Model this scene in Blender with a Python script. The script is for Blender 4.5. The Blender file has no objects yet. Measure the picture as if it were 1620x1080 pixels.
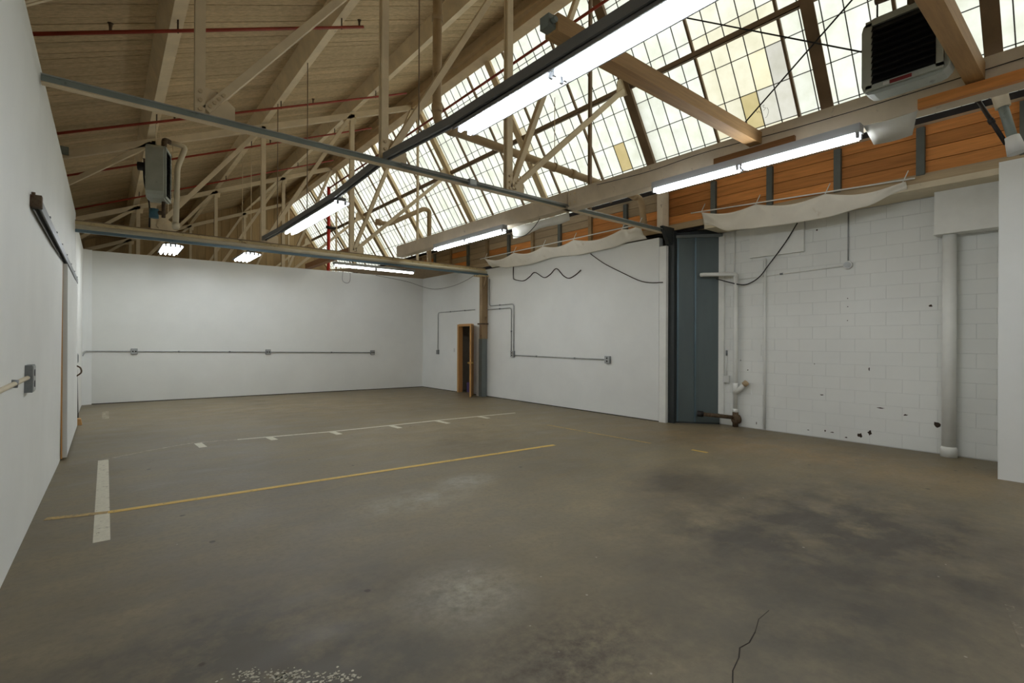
import bpy, bmesh, math, random
from mathutils import Vector, Matrix
random.seed(7)
scene = bpy.context.scene
C = scene.collection
PI = math.pi

# ------------------------------------------------------------------ camera
F_PX, YAW, ROLL, EYE = 788.0, math.radians(39.2), math.radians(0.23), 1.55
cam_d = bpy.data.cameras.new('camera')
cam_d.sensor_width = 36.0
cam_d.lens = F_PX / 1620.0 * 36.0
cam_d.clip_start = 0.02
cam = bpy.data.objects.new('camera', cam_d)
C.objects.link(cam)
c_f = Vector((math.sin(YAW), math.cos(YAW), 0))
r0 = Vector((math.cos(YAW), -math.sin(YAW), 0)); u0 = Vector((0, 0, 1))
c_r = r0 * math.cos(ROLL) + u0 * math.sin(ROLL)
c_u = u0 * math.cos(ROLL) - r0 * math.sin(ROLL)
cam.matrix_world = Matrix(((c_r.x, c_u.x, -c_f.x, 0), (c_r.y, c_u.y, -c_f.y, 0), (c_r.z, c_u.z, -c_f.z, EYE), (0, 0, 0, 1)))
scene.camera = cam

# ------------------------------------------------------------------ sky, exposure
SKY_STRENGTH = 1.28
TUBE_STRENGTH = 35.0
world = bpy.data.worlds.new('overcast_sky')
scene.world = world
world.use_nodes = True
bg = world.node_tree.nodes['Background']
bg.inputs[0].default_value = (0.98, 1.0, 0.96, 1)
bg.inputs[1].default_value = SKY_STRENGTH
scene.view_settings.view_transform = 'Standard'
scene.view_settings.look = 'None'
scene.view_settings.gamma = 1.0
scene.view_settings.use_curve_mapping = False
scene.view_settings.exposure = 0.0
scene.cycles.use_denoising = True
scene.cycles.max_bounces = 5
scene.cycles.diffuse_bounces = 4
scene.cycles.sample_clamp_indirect = 8.0
scene.cycles.use_light_tree = False
scene.cycles.adaptive_threshold = 0.025

# ------------------------------------------------------------------ materials
def lin(r, g, b):
    def f(c):
        c /= 255.0
        return c / 12.92 if c <= 0.04045 else ((c + 0.055) / 1.055) ** 2.4
    return (f(r), f(g), f(b), 1.0)

def scl(c, k):
    return (min(1, c[0] * k), min(1, c[1] * k), min(1, c[2] * k), 1)

class NT:
    def __init__(s, name):
        s.m = bpy.data.materials.new(name); s.m.use_nodes = True
        s.t = s.m.node_tree; s.n = s.t.nodes
        s.p = s.n['Principled BSDF']; s.out = s.n['Material Output']
    def node(s, typ, **kw):
        n = s.n.new(typ)
        for k, v in kw.items(): setattr(n, k, v)
        return n
    def link(s, a, b): s.t.links.new(a, b)
    def set(s, sock, v):
        if hasattr(v, 'links') or isinstance(v, bpy.types.NodeSocket): s.link(v, sock)
        else: sock.default_value = v
    def coords(s, scale=(1, 1, 1), kind='Object', loc=(0, 0, 0)):
        tc = s.node('ShaderNodeTexCoord'); mp = s.node('ShaderNodeMapping')
        mp.inputs['Scale'].default_value = scale; mp.inputs['Location'].default_value = loc
        if kind == 'World':
            g = s.node('ShaderNodeNewGeometry'); s.link(g.outputs['Position'], mp.inputs[0])
        else: s.link(tc.outputs[kind], mp.inputs[0])
        return mp.outputs[0]
    def noise(s, vec, scale=5, detail=4, rough=0.55):
        n = s.node('ShaderNodeTexNoise'); n.inputs['Scale'].default_value = scale
        n.inputs['Detail'].default_value = detail; n.inputs['Roughness'].default_value = rough
        s.link(vec, n.inputs['Vector']); return n.outputs['Fac']
    def ramp(s, fac, stops):
        r = s.node('ShaderNodeValToRGB'); e = r.color_ramp.elements
        while len(e) < len(stops): e.new(0.5)
        for i, (p, c) in enumerate(stops): e[i].position = p; e[i].color = c if len(c) == 4 else (*c, 1)
        s.link(fac, r.inputs[0]); return r.outputs[0]
    def mix(s, fac, a, b, mode='MIX'):
        n = s.node('ShaderNodeMix', data_type='RGBA', blend_type=mode)
        s.set(n.inputs[0], fac); s.set(n.inputs[6], a); s.set(n.inputs[7], b); return n.outputs[2]
    def math(s, op, a, b=0.0, clamp=False):
        n = s.node('ShaderNodeMath', operation=op, use_clamp=clamp); s.set(n.inputs[0], a); s.set(n.inputs[1], b); return n.outputs[0]
    def bump(s, h, strength=0.2, dist=0.01):
        b = s.node('ShaderNodeBump'); b.inputs['Strength'].default_value = strength; b.inputs['Distance'].default_value = dist
        s.link(h, b.inputs['Height']); s.link(b.outputs[0], s.p.inputs['Normal'])

G0, G1 = (0, 0, 0, 1), (1, 1, 1, 1)

def paint(name, rgb, rough=0.55, metal=0.0, var=0.12, scale=3.0, dirt=None, dirt_at=(0.6, 0.75), kind='World', stretch=(1, 1, 1), spec=0.3, bump=0.05):
    k = NT(name); c = lin(*rgb); v = k.coords(stretch, kind)
    n1 = k.noise(v, scale, 5, 0.6)
    col = k.ramp(n1, [(0.3, scl(c, 1 - var)), (0.7, scl(c, 1 + var))])
    if dirt:
        n2 = k.noise(k.coords(stretch, kind, (3.1, 1.7, 5.2)), scale * 2.3, 6, 0.7)
        col = k.mix(k.ramp(n2, [(dirt_at[0], G0), (dirt_at[1], G1)]), col, lin(*dirt))
    k.link(col, k.p.inputs['Base Color'])
    k.p.inputs['Roughness'].default_value = rough; k.p.inputs['Metallic'].default_value = metal
    k.p.inputs['Specular IOR Level'].default_value = spec
    if bump: k.bump(k.noise(v, 40, 3), bump, 0.004)
    return k.m

def wood(name, rgb, axis, var=0.25, rough=0.7, rnd=0.25, knots=True):
    k = NT(name); c = lin(*rgb)
    st = [14, 14, 14]; st['XYZ'.index(axis)] = 0.9
    oi = k.node('ShaderNodeObjectInfo')
    v = k.coords(tuple(st), 'Object')
    ad = k.node('ShaderNodeVectorMath', operation='ADD'); k.link(v, ad.inputs[0])
    cm = k.node('ShaderNodeCombineXYZ')
    k.link(k.math('MULTIPLY', oi.outputs['Random'], 37.0), cm.inputs[0]); k.link(k.math('MULTIPLY', oi.outputs['Random'], 91.0), cm.inputs[2])
    k.link(cm.outputs[0], ad.inputs[1])
    n1 = k.noise(ad.outputs[0], 2.2, 6, 0.65)
    col = k.ramp(n1, [(0.25, scl(c, 1 - var)), (0.55, c), (0.8, scl(c, 1 + var * 0.7))])
    br = k.math('ADD', k.math('MULTIPLY', oi.outputs['Random'], rnd * 2), 1 - rnd)
    hs = k.node('ShaderNodeHueSaturation'); k.link(col, hs.inputs['Color']); k.link(br, hs.inputs['Value'])
    k.link(hs.outputs[0], k.p.inputs['Base Color'])
    k.p.inputs['Roughness'].default_value = rough; k.p.inputs['Specular IOR Level'].default_value = 0.2
    k.bump(n1, 0.15, 0.004)
    return k.m

def floor_nodes(k):
    """concrete colour in world space; used by the floor and by the worn paint lying on it"""
    v = k.coords((1, 1, 1), 'World')
    big = k.noise(v, 0.55, 5, 0.6)
    med = k.noise(k.coords((1.0, 2.2, 1), 'World', (4, 2, 0)), 1.5, 6, 0.65)
    fine = k.noise(v, 22, 5, 0.7)
    base = k.ramp(big, [(0.3, lin(112, 101, 80)), (0.5, lin(131, 119, 95)), (0.7, lin(142, 129, 103))])
    col = k.mix(k.ramp(med, [(0.42, (0.55, 0.55, 0.55, 1)), (0.68, G0)]), base, lin(96, 87, 70))
    g = k.node('ShaderNodeNewGeometry')
    def spot(col, x, y, rx, ry, rgb, amt, ns=2.2, lo=0.0, hi=0.5):
        mp = k.node('ShaderNodeMapping'); mp.vector_type = 'TEXTURE'
        mp.inputs['Location'].default_value = (x, y, 0); mp.inputs['Scale'].default_value = (rx, ry, 1)
        k.link(g.outputs['Position'], mp.inputs[0])
        ln = k.node('ShaderNodeVectorMath', operation='LENGTH'); k.link(mp.outputs[0], ln.inputs[0])
        f = k.math('SUBTRACT', 1.0, ln.outputs['Value'], True)
        f = k.math('MULTIPLY', f, k.ramp(k.noise(k.coords((1, 1, 1), 'World', (x, y, 1)), ns, 6, 0.7), [(0.3, G0), (0.65, G1)]))
        f = k.math('MULTIPLY', f, amt, True)
        return k.mix(f, col, lin(*rgb))
    # oil-darkened areas, rusty dust along the right wall, scuffed and powdery patches
    col = spot(col, 4.6, 1.5, 2.6, 1.9, (74, 68, 60), 1.9)
    col = spot(col, 3.2, 1.0, 1.5, 1.2, (74, 68, 60), 1.4)
    col = spot(col, 4.9, 3.1, 0.9, 0.6, (84, 76, 64), 1.8, 4)
    col = spot(col, 0.6, 2.6, 1.6, 1.6, (88, 82, 72), 1.8)
    col = spot(col, 7.6, 3.0, 1.3, 4.2, (148, 124, 90), 1.1)
    col = spot(col, 5.0, 7.4, 4.0, 2.4, (150, 134, 104), 0.7)
    col = spot(col, 4.0, 12.4, 5.5, 3.2, (150, 132, 102), 0.9)
    col = spot(col, 1.72, 2.55, 0.5, 0.5, (164, 158, 142), 0.8, 8)
    col = spot(col, 2.35, 4.35, 0.8, 0.4, (158, 152, 138), 0.9, 4)
    col = spot(col, 3.1, 4.6, 0.45, 0.35, (164, 158, 144), 1.0, 5)
    col = spot(col, 1.75, 1.7, 0.9, 0.6, (70, 60, 48), 1.2, 14)
    col = k.mix(k.ramp(fine, [(0.3, (0.35, 0.35, 0.35, 1)), (0.55, G0)]), col, lin(84, 76, 64))
    # small dark drips and pale specks
    vo = k.node('ShaderNodeTexVoronoi'); vo.inputs['Scale'].default_value = 2.1; k.link(v, vo.inputs['Vector'])
    dsp = k.math('ADD', vo.outputs['Distance'], k.math('MULTIPLY', fine, 0.05))
    col = k.mix(k.ramp(dsp, [(0.062, (0.75,) * 3 + (1,)), (0.08, G0)]), col, lin(54, 46, 38))
    vo2 = k.node('ShaderNodeTexVoronoi'); vo2.inputs['Scale'].default_value = 3.3; k.link(k.coords((1, 1, 1), 'World', (7, 3, 0)), vo2.inputs['Vector'])
    d2 = k.math('ADD', vo2.outputs['Distance'], k.math('MULTIPLY', fine, 0.05))
    col = k.mix(k.ramp(d2, [(0.045, (0.6,) * 3 + (1,)), (0.055, G0)]), col, lin(176, 170, 156))
    return col, fine, med

def mat_floor():
    k = NT('worn_concrete'); col, fine, med = floor_nodes(k)
    k.link(col, k.p.inputs['Base Color'])
    k.link(k.ramp(med, [(0.3, (0.42,) * 3 + (1,)), (0.7, (0.62,) * 3 + (1,))]), k.p.inputs['Roughness'])
    k.p.inputs['Specular IOR Level'].default_value = 0.35
    k.bump(fine, 0.12, 0.004); return k.m

def mat_line(name, rgb, lo, hi):
    k = NT(name); col, fine, med = floor_nodes(k)
    n = k.noise(k.coords((1, 1, 1), 'World', (9, 4, 0)), 11, 8, 0.8)
    c2 = k.mix(k.ramp(k.noise(k.coords((1, 1, 1), 'World'), 30, 4), [(0.3, scl(lin(*rgb), 0.85)), (0.7, lin(*rgb))]), lin(*rgb), lin(*rgb), 'MULTIPLY')
    c2 = k.ramp(k.noise(k.coords((1, 1, 1), 'World'), 30, 4), [(0.3, scl(lin(*rgb), 0.82)), (0.7, lin(*rgb))])
    k.link(k.mix(k.ramp(n, [(lo, G0), (hi, G1)]), col, c2), k.p.inputs['Base Color'])
    k.p.inputs['Roughness'].default_value = 0.6
    return k.m

def mat_wall(name, rgb, low=(150, 146, 138), amt=0.5):
    k = NT(name); c = lin(*rgb); v = k.coords((1, 1, 1), 'World')
    n1 = k.noise(v, 0.9, 5, 0.6)
    col = k.ramp(n1, [(0.3, scl(c, 0.95)), (0.7, scl(c, 1.03))])
    sc = k.noise(k.coords((3, 3, 1.2), 'World', (2, 8, 1)), 6, 7, 0.75)
    col = k.mix(k.ramp(sc, [(0.69, G0), (0.76, (amt,) * 3 + (1,))]), col, lin(*low))
    k.link(col, k.p.inputs['Base Color']); k.p.inputs['Roughness'].default_value = 0.6
    k.p.inputs['Specular IOR Level'].default_value = 0.25
    k.bump(k.noise(v, 60, 3), 0.06, 0.003); return k.m

def mat_emit(name, rgb, strength):
    k = NT(name); k.p.inputs['Base Color'].default_value = (0.9, 0.9, 0.9, 1)
    k.p.inputs['Emission Color'].default_value = rgb; k.p.inputs['Emission Strength'].default_value = strength
    return k.m

def mat_pane():
    k = NT('frosted_wired_glass')
    oi = k.node('ShaderNodeObjectInfo')
    n = k.noise(k.coords((1, 1, 1), 'World'), 3.0, 5, 0.6)
    col = k.mix(1.0, oi.outputs['Color'], k.ramp(n, [(0.3, (0.84, 0.84, 0.78, 1)), (0.62, G1)]), 'MULTIPLY')
    tr = k.node('ShaderNodeBsdfTranslucent'); k.link(col, tr.inputs['Color'])
    gl = k.node('ShaderNodeBsdfGlossy'); gl.inputs['Roughness'].default_value = 0.4
    ms = k.node('ShaderNodeMixShader'); ms.inputs[0].default_value = 0.04
    k.link(tr.outputs[0], ms.inputs[1]); k.link(gl.outputs[0], ms.inputs[2]); k.link(ms.outputs[0], k.out.inputs[0])
    return k.m

def mat_clear():
    k = NT('glass_outer_face'); t = k.node('ShaderNodeBsdfTransparent'); k.link(t.outputs[0], k.out.inputs[0]); return k.m

M = {}
M['floor'] = mat_floor()
M['white_line'] = mat_line('worn_white_paint', (212, 206, 186), 0.36, 0.43)
M['faint_line'] = mat_line('faint_white_paint', (180, 168, 146), 0.42, 0.58)
M['scuff'] = mat_line('pale_scuff', (150, 140, 120), 0.5, 0.66)
M['yellow_line'] = mat_line('worn_yellow_paint', (214, 176, 84), 0.34, 0.43)
M['yellow_faint'] = mat_line('faint_yellow_paint', (190, 156, 88), 0.38, 0.54)
M['wall'] = mat_wall('white_drywall_paint', (232, 233, 229))
M['wall_back'] = mat_wall('white_partition_paint', (228, 228, 222), amt=0.25)
M['block'] = mat_wall('white_masonry_paint', (230, 231, 226), (150, 142, 130), 0.6)
M['mortar'] = mat_wall('masonry_joint_paint', (206, 207, 203))
M['dark_gap'] = paint('dark_gap', (46, 42, 38), 0.9)
M['cream'] = paint('cream_steel_paint', (222, 203, 170), 0.55, var=0.1, dirt=(122, 100, 76), dirt_at=(0.66, 0.74))
M['tan'] = paint('tan_steel_paint', (226, 206, 170), 0.6, var=0.12, dirt=(92, 76, 60), dirt_at=(0.64, 0.76))
M['brown'] = paint('brown_steel_paint', (132, 110, 86), 0.6, var=0.15)
M['greygreen'] = paint('grey_green_steel', (128, 136, 130), 0.45, var=0.1, dirt=(70, 68, 62), dirt_at=(0.62, 0.74))
M['chord2'] = paint('stained_tan_steel', (206, 186, 142), 0.6, var=0.15, scale=6, dirt=(112, 86, 56), dirt_at=(0.54, 0.68), stretch=(0.5, 1, 1))
M['bluegrey'] = paint('blue_grey_strut', (92, 110, 118), 0.4, 0.3, var=0.1)
M['galv'] = paint('galvanised_steel', (164, 166, 164), 0.4, 0.3, var=0.15, scale=8)
M['galv_box'] = paint('galvanised_box', (132, 135, 136), 0.45, 0.4, var=0.2, scale=14)
M['beam'] = paint('grey_tan_beam_paint', (218, 204, 182), 0.6, var=0.1, dirt=(112, 96, 80), dirt_at=(0.62, 0.75))
M['deck'] = wood('weathered_roof_boards', (206, 182, 143), 'X', 0.34, 0.8, 0.13)
M['gable'] = wood('tan_vertical_boards', (190, 162, 120), 'Z', 0.16, 0.8, 0.10)
M['timber'] = wood('brown_timber', (188, 150, 102), 'X', 0.25, 0.65, 0.06)
M['timber_y'] = wood('brown_timber_long', (140, 100, 64), 'Y', 0.25, 0.65, 0.06)
M['orange'] = wood('orange_boards', (206, 138, 76), 'Y', 0.3, 0.6, 0.3)
M['ridge'] = paint('ridge_beam_paint', (206, 182, 146), 0.6, var=0.12)
M['greyboard'] = wood('grey_weathered_boards', (176, 156, 126), 'Y', 0.2, 0.75, 0.12)
M['stud'] = paint('grey_green_stud', (98, 102, 96), 0.6, var=0.15)
M['studtan'] = paint('tan_stud', (150, 128, 96), 0.7, var=0.2, scale=6)
M['doorwood'] = wood('pine_door_wood', (196, 150, 96), 'Z', 0.18, 0.55, 0.05)
M['red'] = paint('red_sprinkler_paint', (150, 60, 40), 0.5, var=0.2, scale=4)
M['redbright'] = paint('bright_red_paint', (200, 52, 40), 0.45, var=0.1)
M['drain'] = paint('brown_drain_pipe', (182, 158, 124), 0.6, var=0.15, dirt=(110, 84, 60), dirt_at=(0.6, 0.72))
M['whitepipe'] = paint('white_painted_pipe', (232, 232, 226), 0.5, var=0.06)
M['insul'] = paint('cream_pipe_insulation', (214, 202, 176), 0.7, var=0.08, dirt=(150, 128, 96), dirt_at=(0.68, 0.76))
M['rust'] = paint('rusty_iron', (96, 80, 62), 0.75, 0.2, var=0.3, scale=12, dirt=(70, 46, 30), dirt_at=(0.5, 0.65))
M['darkiron'] = paint('dark_iron', (52, 48, 46), 0.5, 0.4, var=0.2)
M['black'] = paint('black_rubber', (34, 32, 31), 0.6, var=0.1)
M['louvre'] = paint('black_louvre', (30, 30, 34), 0.45, 0.2, var=0.2, scale=10)
M['heater'] = paint('grey_heater_enamel', (168, 172, 162), 0.45, 0.2, var=0.12, dirt=(104, 100, 90), dirt_at=(0.62, 0.74))
M['housing'] = paint('grey_fixture_enamel', (120, 120, 120), 0.45, 0.1, var=0.06)
M['housing_l'] = paint('light_fixture_enamel', (176, 178, 180), 0.45, 0.1, var=0.06)
M['reflector'] = paint('white_reflector_enamel', (226, 230, 234), 0.35, var=0.03)
M['sheet'] = paint('white_plastic_sheet', (226, 224, 214), 0.5, var=0.06)
M['tube'] = mat_emit('lit_fluorescent_tube', (0.90, 0.95, 1.0, 1), TUBE_STRENGTH)
M['holder'] = paint('lamp_holder_plastic', (150, 152, 156), 0.5)
M['pane'] = mat_pane(); M['clear'] = mat_clear()
M['muntin'] = paint('dark_muntin', (70, 66, 58), 0.6, var=0.1)
M['canvas'] = paint('canvas_cloth', (244, 239, 226), 0.85, var=0.05, scale=2, dirt=(206, 192, 164), dirt_at=(0.6, 0.85))
M['graypanel'] = paint('slate_sheet_metal', (92, 102, 102), 0.5, 0.2, var=0.1, stretch=(1, 1, 0.2))
M['graydark'] = paint('dark_slate_steel', (58, 62, 62), 0.5, 0.2, var=0.1)
M['column_g'] = paint('grey_column_paint', (110, 116, 114), 0.5, var=0.1)
M['column_t'] = paint('rusty_tan_column', (150, 126, 94), 0.65, var=0.15, dirt=(96, 70, 48), dirt_at=(0.58, 0.7))
M['brass'] = paint('brass_knob', (170, 140, 80), 0.3, 0.8)
M['plate'] = paint('white_plate', (214, 214, 210), 0.4, var=0.03)
M['teal'] = paint('teal_valve_paint', (56, 92, 104), 0.5)
M['stick_r'] = paint('red_sticker', (120, 40, 40), 0.5); M['stick_w'] = paint('white_sticker', (210, 208, 200), 0.5)
M['bucket'] = paint('pale_blue_plastic', (170, 176, 196), 0.4)
M['mop'] = paint('purple_plastic', (84, 72, 110), 0.5)
M['flake'] = paint('pale_flakes', (196, 190, 172), 0.7)
M['crack'] = paint('dark_crack', (48, 42, 36), 0.9)
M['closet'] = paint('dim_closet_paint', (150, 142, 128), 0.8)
M['hole'] = paint('rusty_hole', (62, 50, 40), 0.9, var=0.4, scale=30)
M['cableb'] = paint('brown_black_cable', (66, 54, 46), 0.6)
M['wallgrey'] = paint('unlit_store_wall', (150, 144, 134), 0.8)

# ------------------------------------------------------------------ mesh helpers
class MB:
    def __init__(s): s.v = []; s.f = []; s.sm = []
    def quadbox(s, P, smooth=False):      # 8 points: 0-3 bottom ring, 4-7 top ring
        b = len(s.v); s.v += [Vector(p) for p in P]
        for q in ((3, 2, 1, 0), (4, 5, 6, 7), (0, 1, 5, 4), (1, 2, 6, 5), (2, 3, 7, 6), (3, 0, 4, 7)):
            s.f.append([b + i for i in q]); s.sm.append(smooth)
        return s
    def box(s, x0, x1, y0, y1, z0, z1):
        return s.quadbox([(x0, y0, z0), (x1, y0, z0), (x1, y1, z0), (x0, y1, z0), (x0, y0, z1), (x1, y0, z1), (x1, y1, z1), (x0, y1, z1)])
    def bar(s, p0, p1, w, h, side=(0, 1, 0)):   # w along side, h perpendicular
        p0, p1 = Vector(p0), Vector(p1); d = (p1 - p0).normalized()
        sd = Vector(side); sd = (sd - d * sd.dot(d)).normalized(); n = d.cross(sd)
        P = []
        for p in (p0, p1):
            for a, b in ((-1, -1), (1, -1), (1, 1), (-1, 1)): P.append(p + sd * (a * w / 2) + n * (b * h / 2))
        return s.quadbox(P)
    def tube(s, pts, r, n=10, caps=True):
        pts = [Vector(p) for p in pts]
        if not isinstance(r, (list, tuple)): r = [r] * len(pts)
        b = len(s.v); up = None
        for i, p in enumerate(pts):
            a = pts[max(0, i - 1)]; c = pts[min(len(pts) - 1, i + 1)]
            d = (c - a).normalized()
            if up is None:
                up = Vector((0, 0, 1)) if abs(d.z) < 0.9 else Vector((1, 0, 0))
            x = (up - d * up.dot(d)).normalized(); y = d.cross(x); up = x
            k = 1.0
            if 0 < i < len(pts) - 1:
                cs = (pts[i] - a).normalized().dot((c - pts[i]).normalized()); k = 1 / max(0.5, math.sqrt((1 + cs) / 2))
            for j in range(n):
                t = 2 * PI * j / n; s.v.append(p + (x * math.cos(t) + y * math.sin(t)) * r[i] * (k if k < 1.2 else 1.1))
        for i in range(len(pts) - 1):
            for j in range(n):
                s.f.append([b + i * n + j, b + i * n + (j + 1) % n, b + (i + 1) * n + (j + 1) % n, b + (i + 1) * n + j]); s.sm.append(True)
        if caps:
            s.f.append([b + j for j in range(n)][::-1]); s.sm.append(False)
            e = b + (len(pts) - 1) * n; s.f.append([e + j for j in range(n)]); s.sm.append(False)
        return s
    def prism(s, prof, axis, a, b):   # prof list of 2D points in the other two axes (cyclic order), extruded along axis
        base = len(s.v); n = len(prof)
        def P(p, t):
            if axis == 'X': return Vector((t, p[0], p[1]))
            if axis == 'Y': return Vector((p[0], t, p[1]))
            return Vector((p[0], p[1], t))
        for t in (a, b): s.v += [P(p, t) for p in prof]
        for i in range(n):
            j = (i + 1) % n; s.f.append([base + i, base + j, base + n + j, base + n + i]); s.sm.append(False)
        s.f.append([base + i for i in range(n)][::-1]); s.f.append([base + n + i for i in range(n)]); s.sm += [False, False]
        return s
    def grid(s, rows):
        b = len(s.v); m = len(rows[0])
        for r in rows: s.v += [Vector(p) for p in r]
        for i in range(len(rows) - 1):
            for j in range(m - 1):
                s.f.append([b + i * m + j, b + i * m + j + 1, b + (i + 1) * m + j + 1, b + (i + 1) * m + j]); s.sm.append(True)
        return s
    def mesh(s, name, off=(0, 0, 0)):
        me = bpy.data.meshes.new(name); o = Vector(off)
        me.from_pydata([v - o for v in s.v], [], s.f); me.polygons.foreach_set('use_smooth', s.sm)
        bm = bmesh.new(); bm.from_mesh(me); bmesh.ops.recalc_face_normals(bm, faces=bm.faces); bm.to_mesh(me); bm.free()
        me.update(); return me

def curve_pts(pts, sub=6):          # Catmull-Rom through points
    P = [Vector(p) for p in pts]; out = []
    for i in range(len(P) - 1):
        a, b, c, d = P[max(0, i - 1)], P[i], P[i + 1], P[min(len(P) - 1, i + 2)]
        for k in range(sub):
            t = k / sub
            out.append(0.5 * ((2 * b) + (c - a) * t + (2 * a - 5 * b + 4 * c - d) * t * t + (3 * b - a - 3 * c + d) * t ** 3))
    out.append(P[-1]); return out

def fillet(pts, r=0.1, n=5):
    P = [Vector(p) for p in pts]; out = [P[0]]
    for i in range(1, len(P) - 1):
        a = (P[i - 1] - P[i]); c = (P[i + 1] - P[i]); rr = min(r, a.length * 0.45, c.length * 0.45)
        p0 = P[i] + a.normalized() * rr; p1 = P[i] + c.normalized() * rr
        for k in range(n + 1):
            t = k / n; out.append(p0 * (1 - t) ** 2 + P[i] * 2 * t * (1 - t) + p1 * t * t)
    out.append(P[-1]); return out

def link(name, me, mat, loc, parent=None):
    if mat is not None:
        me.materials.clear()
        for m in (mat if isinstance(mat, (list, tuple)) else [mat]): me.materials.append(m)
    o = bpy.data.objects.new(name, me); C.objects.link(o); o.location = loc
    if parent is not None: o.parent = parent
    return o

def obj(name, mb, mat, parent=None, local=False):
    """mesh object with its origin at the middle of its own base; parents are unrotated unless local"""
    xs = [v.x for v in mb.v]; ys = [v.y for v in mb.v]; zs = [v.z for v in mb.v]
    o = Vector(((min(xs) + max(xs)) / 2, (min(ys) + max(ys)) / 2, min(zs)))
    me = mb.mesh(name, o); loc = o.copy()
    if parent is not None and not local: loc = o - world_loc(parent)
    return link(name, me, M[mat] if isinstance(mat, str) else mat, loc, parent)

def world_loc(p):
    l = p.location.copy()
    while p.parent is not None: p = p.parent; l = l + p.location
    return l

def tag(o, label, cat, group=None):
    o['label'] = label; o['category'] = cat
    if group: o['group'] = group
    return o

def thing(name, label, cat, loc=(0, 0, 0), rz=0, group=None):
    o = bpy.data.objects.new(name, None); C.objects.link(o); o.location = loc; o.rotation_euler = (0, 0, rz); o.empty_display_size = 0.1
    return tag(o, label, cat, group)

def struct(name, mb, mat, label=None):
    o = obj(name, mb, mat); o['kind'] = 'structure'
    if label: o['label'] = label
    return o

def sempty(name, loc, label=None):
    o = bpy.data.objects.new(name, None); C.objects.link(o); o.location = loc; o['kind'] = 'structure'
    if label: o['label'] = label
    return o

# ------------------------------------------------------------------ dimensions
SL = 0.4225                                   # roof slope
def chord_z(x): return 4.96 + SL * x          # top chord of the trusses
def purlin_z(x): return 5.06 + SL * x         # underside of the purlins
def deck_z(x): return 5.364 + SL * x          # underside of the boards
def glass_x(z): return 11.25 - 0.652 * z      # skylight plane
YT = [5.6, 11.5, 17.35, 23.2]
Y_NEAR, Y_FAR = -3.5, 23.45
X_OUT_L, X_RIDGE = -2.3, 6.26

# ------------------------------------------------------------------ room shell
floor = struct('floor', MB().box(-2.5, 9.9, Y_NEAR - 0.2, Y_FAR + 0.2, -0.12, 0.0), 'floor', 'worn stained concrete warehouse floor')

# left wall: nearly plumb partition, stops just above the truss chords
wl = MB()
wl.quadbox([(-0.60, Y_NEAR, 0.0), (-0.525, Y_NEAR, 0.0), (-0.505, 4.4, 0.0), (-0.60, 4.4, 0.0), (-0.60, Y_NEAR, 3.78), (-0.42, Y_NEAR, 3.78), (-0.42, 4.4, 3.78), (-0.60, 4.4, 3.78)])
wl.quadbox([(-0.60, 4.4, 0.0), (-0.505, 4.4, 0.0), (-0.452, 8.4, 0.0), (-0.60, 8.4, 0.0), (-0.60, 4.4, 3.78), (-0.42, 4.4, 3.78), (-0.42, 8.4, 3.80), (-0.60, 8.4, 3.80)])
wl.quadbox([(-0.60, 8.4, 0.0), (-0.452, 8.4, 0.0), (-0.445, 11.75, 0.0), (-0.60, 11.75, 0.0), (-0.60, 8.4, 3.80), (-0.42, 8.4, 3.80), (-0.42, 11.75, 3.80), (-0.60, 11.75, 3.80)])
struct('wall_left', wl, 'wall', 'tall white painted partition along the left side')
struct('wall_left_far', MB().quadbox([(-0.60, 11.76, 0), (-0.445, 11.76, 0), (-0.44, 15.56, 0), (-0.60, 15.56, 0), (-0.60, 11.76, 3.70), (-0.42, 11.76, 3.70), (-0.42, 15.56, 3.70), (-0.60, 15.56, 3.70)]), 'wall_back', 'short white wall beyond the sliding door')
struct('wall_back_return', MB().quadbox([(-0.44, 15.56, 0), (-0.26, 15.62, 0), (-0.26, 15.75, 0), (-0.60, 15.75, 0), (-0.42, 15.56, 3.70), (-0.26, 15.62, 3.70), (-0.26, 15.75, 3.70), (-0.60, 15.75, 3.70)]), 'wall', 'narrow white return in the far left corner')
def yb(x): return 15.62 - 0.072 * (x + 0.26)   # face of the back wall (it stands slightly askew)
struct('wall_back', MB().quadbox([(-0.26, yb(-0.26), 0.018), (8.36, yb(8.36), 0.018), (8.36, yb(8.36) + 0.12, 0.018), (-0.26, yb(-0.26) + 0.12, 0.018),
                                  (-0.26, yb(-0.26), 3.69), (8.36, yb(8.36), 3.66), (8.36, yb(8.36) + 0.12, 3.66), (-0.26, yb(-0.26) + 0.12, 3.69)]), 'wall_back', 'white partition across the far end of the room')
struct('trim_1', MB().quadbox([(-0.26, yb(-0.26) + 0.012, 0), (8.36, yb(8.36) + 0.012, 0), (8.36, yb(8.36) + 0.11, 0), (-0.26, yb(-0.26) + 0.11, 0),
                               (-0.26, yb(-0.26) + 0.012, 0.018), (8.36, yb(8.36) + 0.012, 0.018), (8.36, yb(8.36) + 0.11, 0.018), (-0.26, yb(-0.26) + 0.11, 0.018)]), 'dark_gap', 'dark gap under the far partition')
# right drywall with the closet door opening (Y 12.0 - 12.82)
wr = MB()
wr.box(8.33, 8.45, 5.70, 12.0, 0.018, 3.58).box(8.33, 8.45, 12.82, 15.2, 0.018, 3.66).box(8.33, 8.45, 12.0, 12.82, 2.06, 3.60)
struct('wall_right', wr, 'wall', 'white drywall along the right side')
struct('trim_2', MB().box(8.342, 8.44, 5.70, 12.0, 0, 0.018).box(8.342, 8.44, 12.82, 15.2, 0, 0.018), 'dark_gap', 'dark gap under the right drywall')

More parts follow.
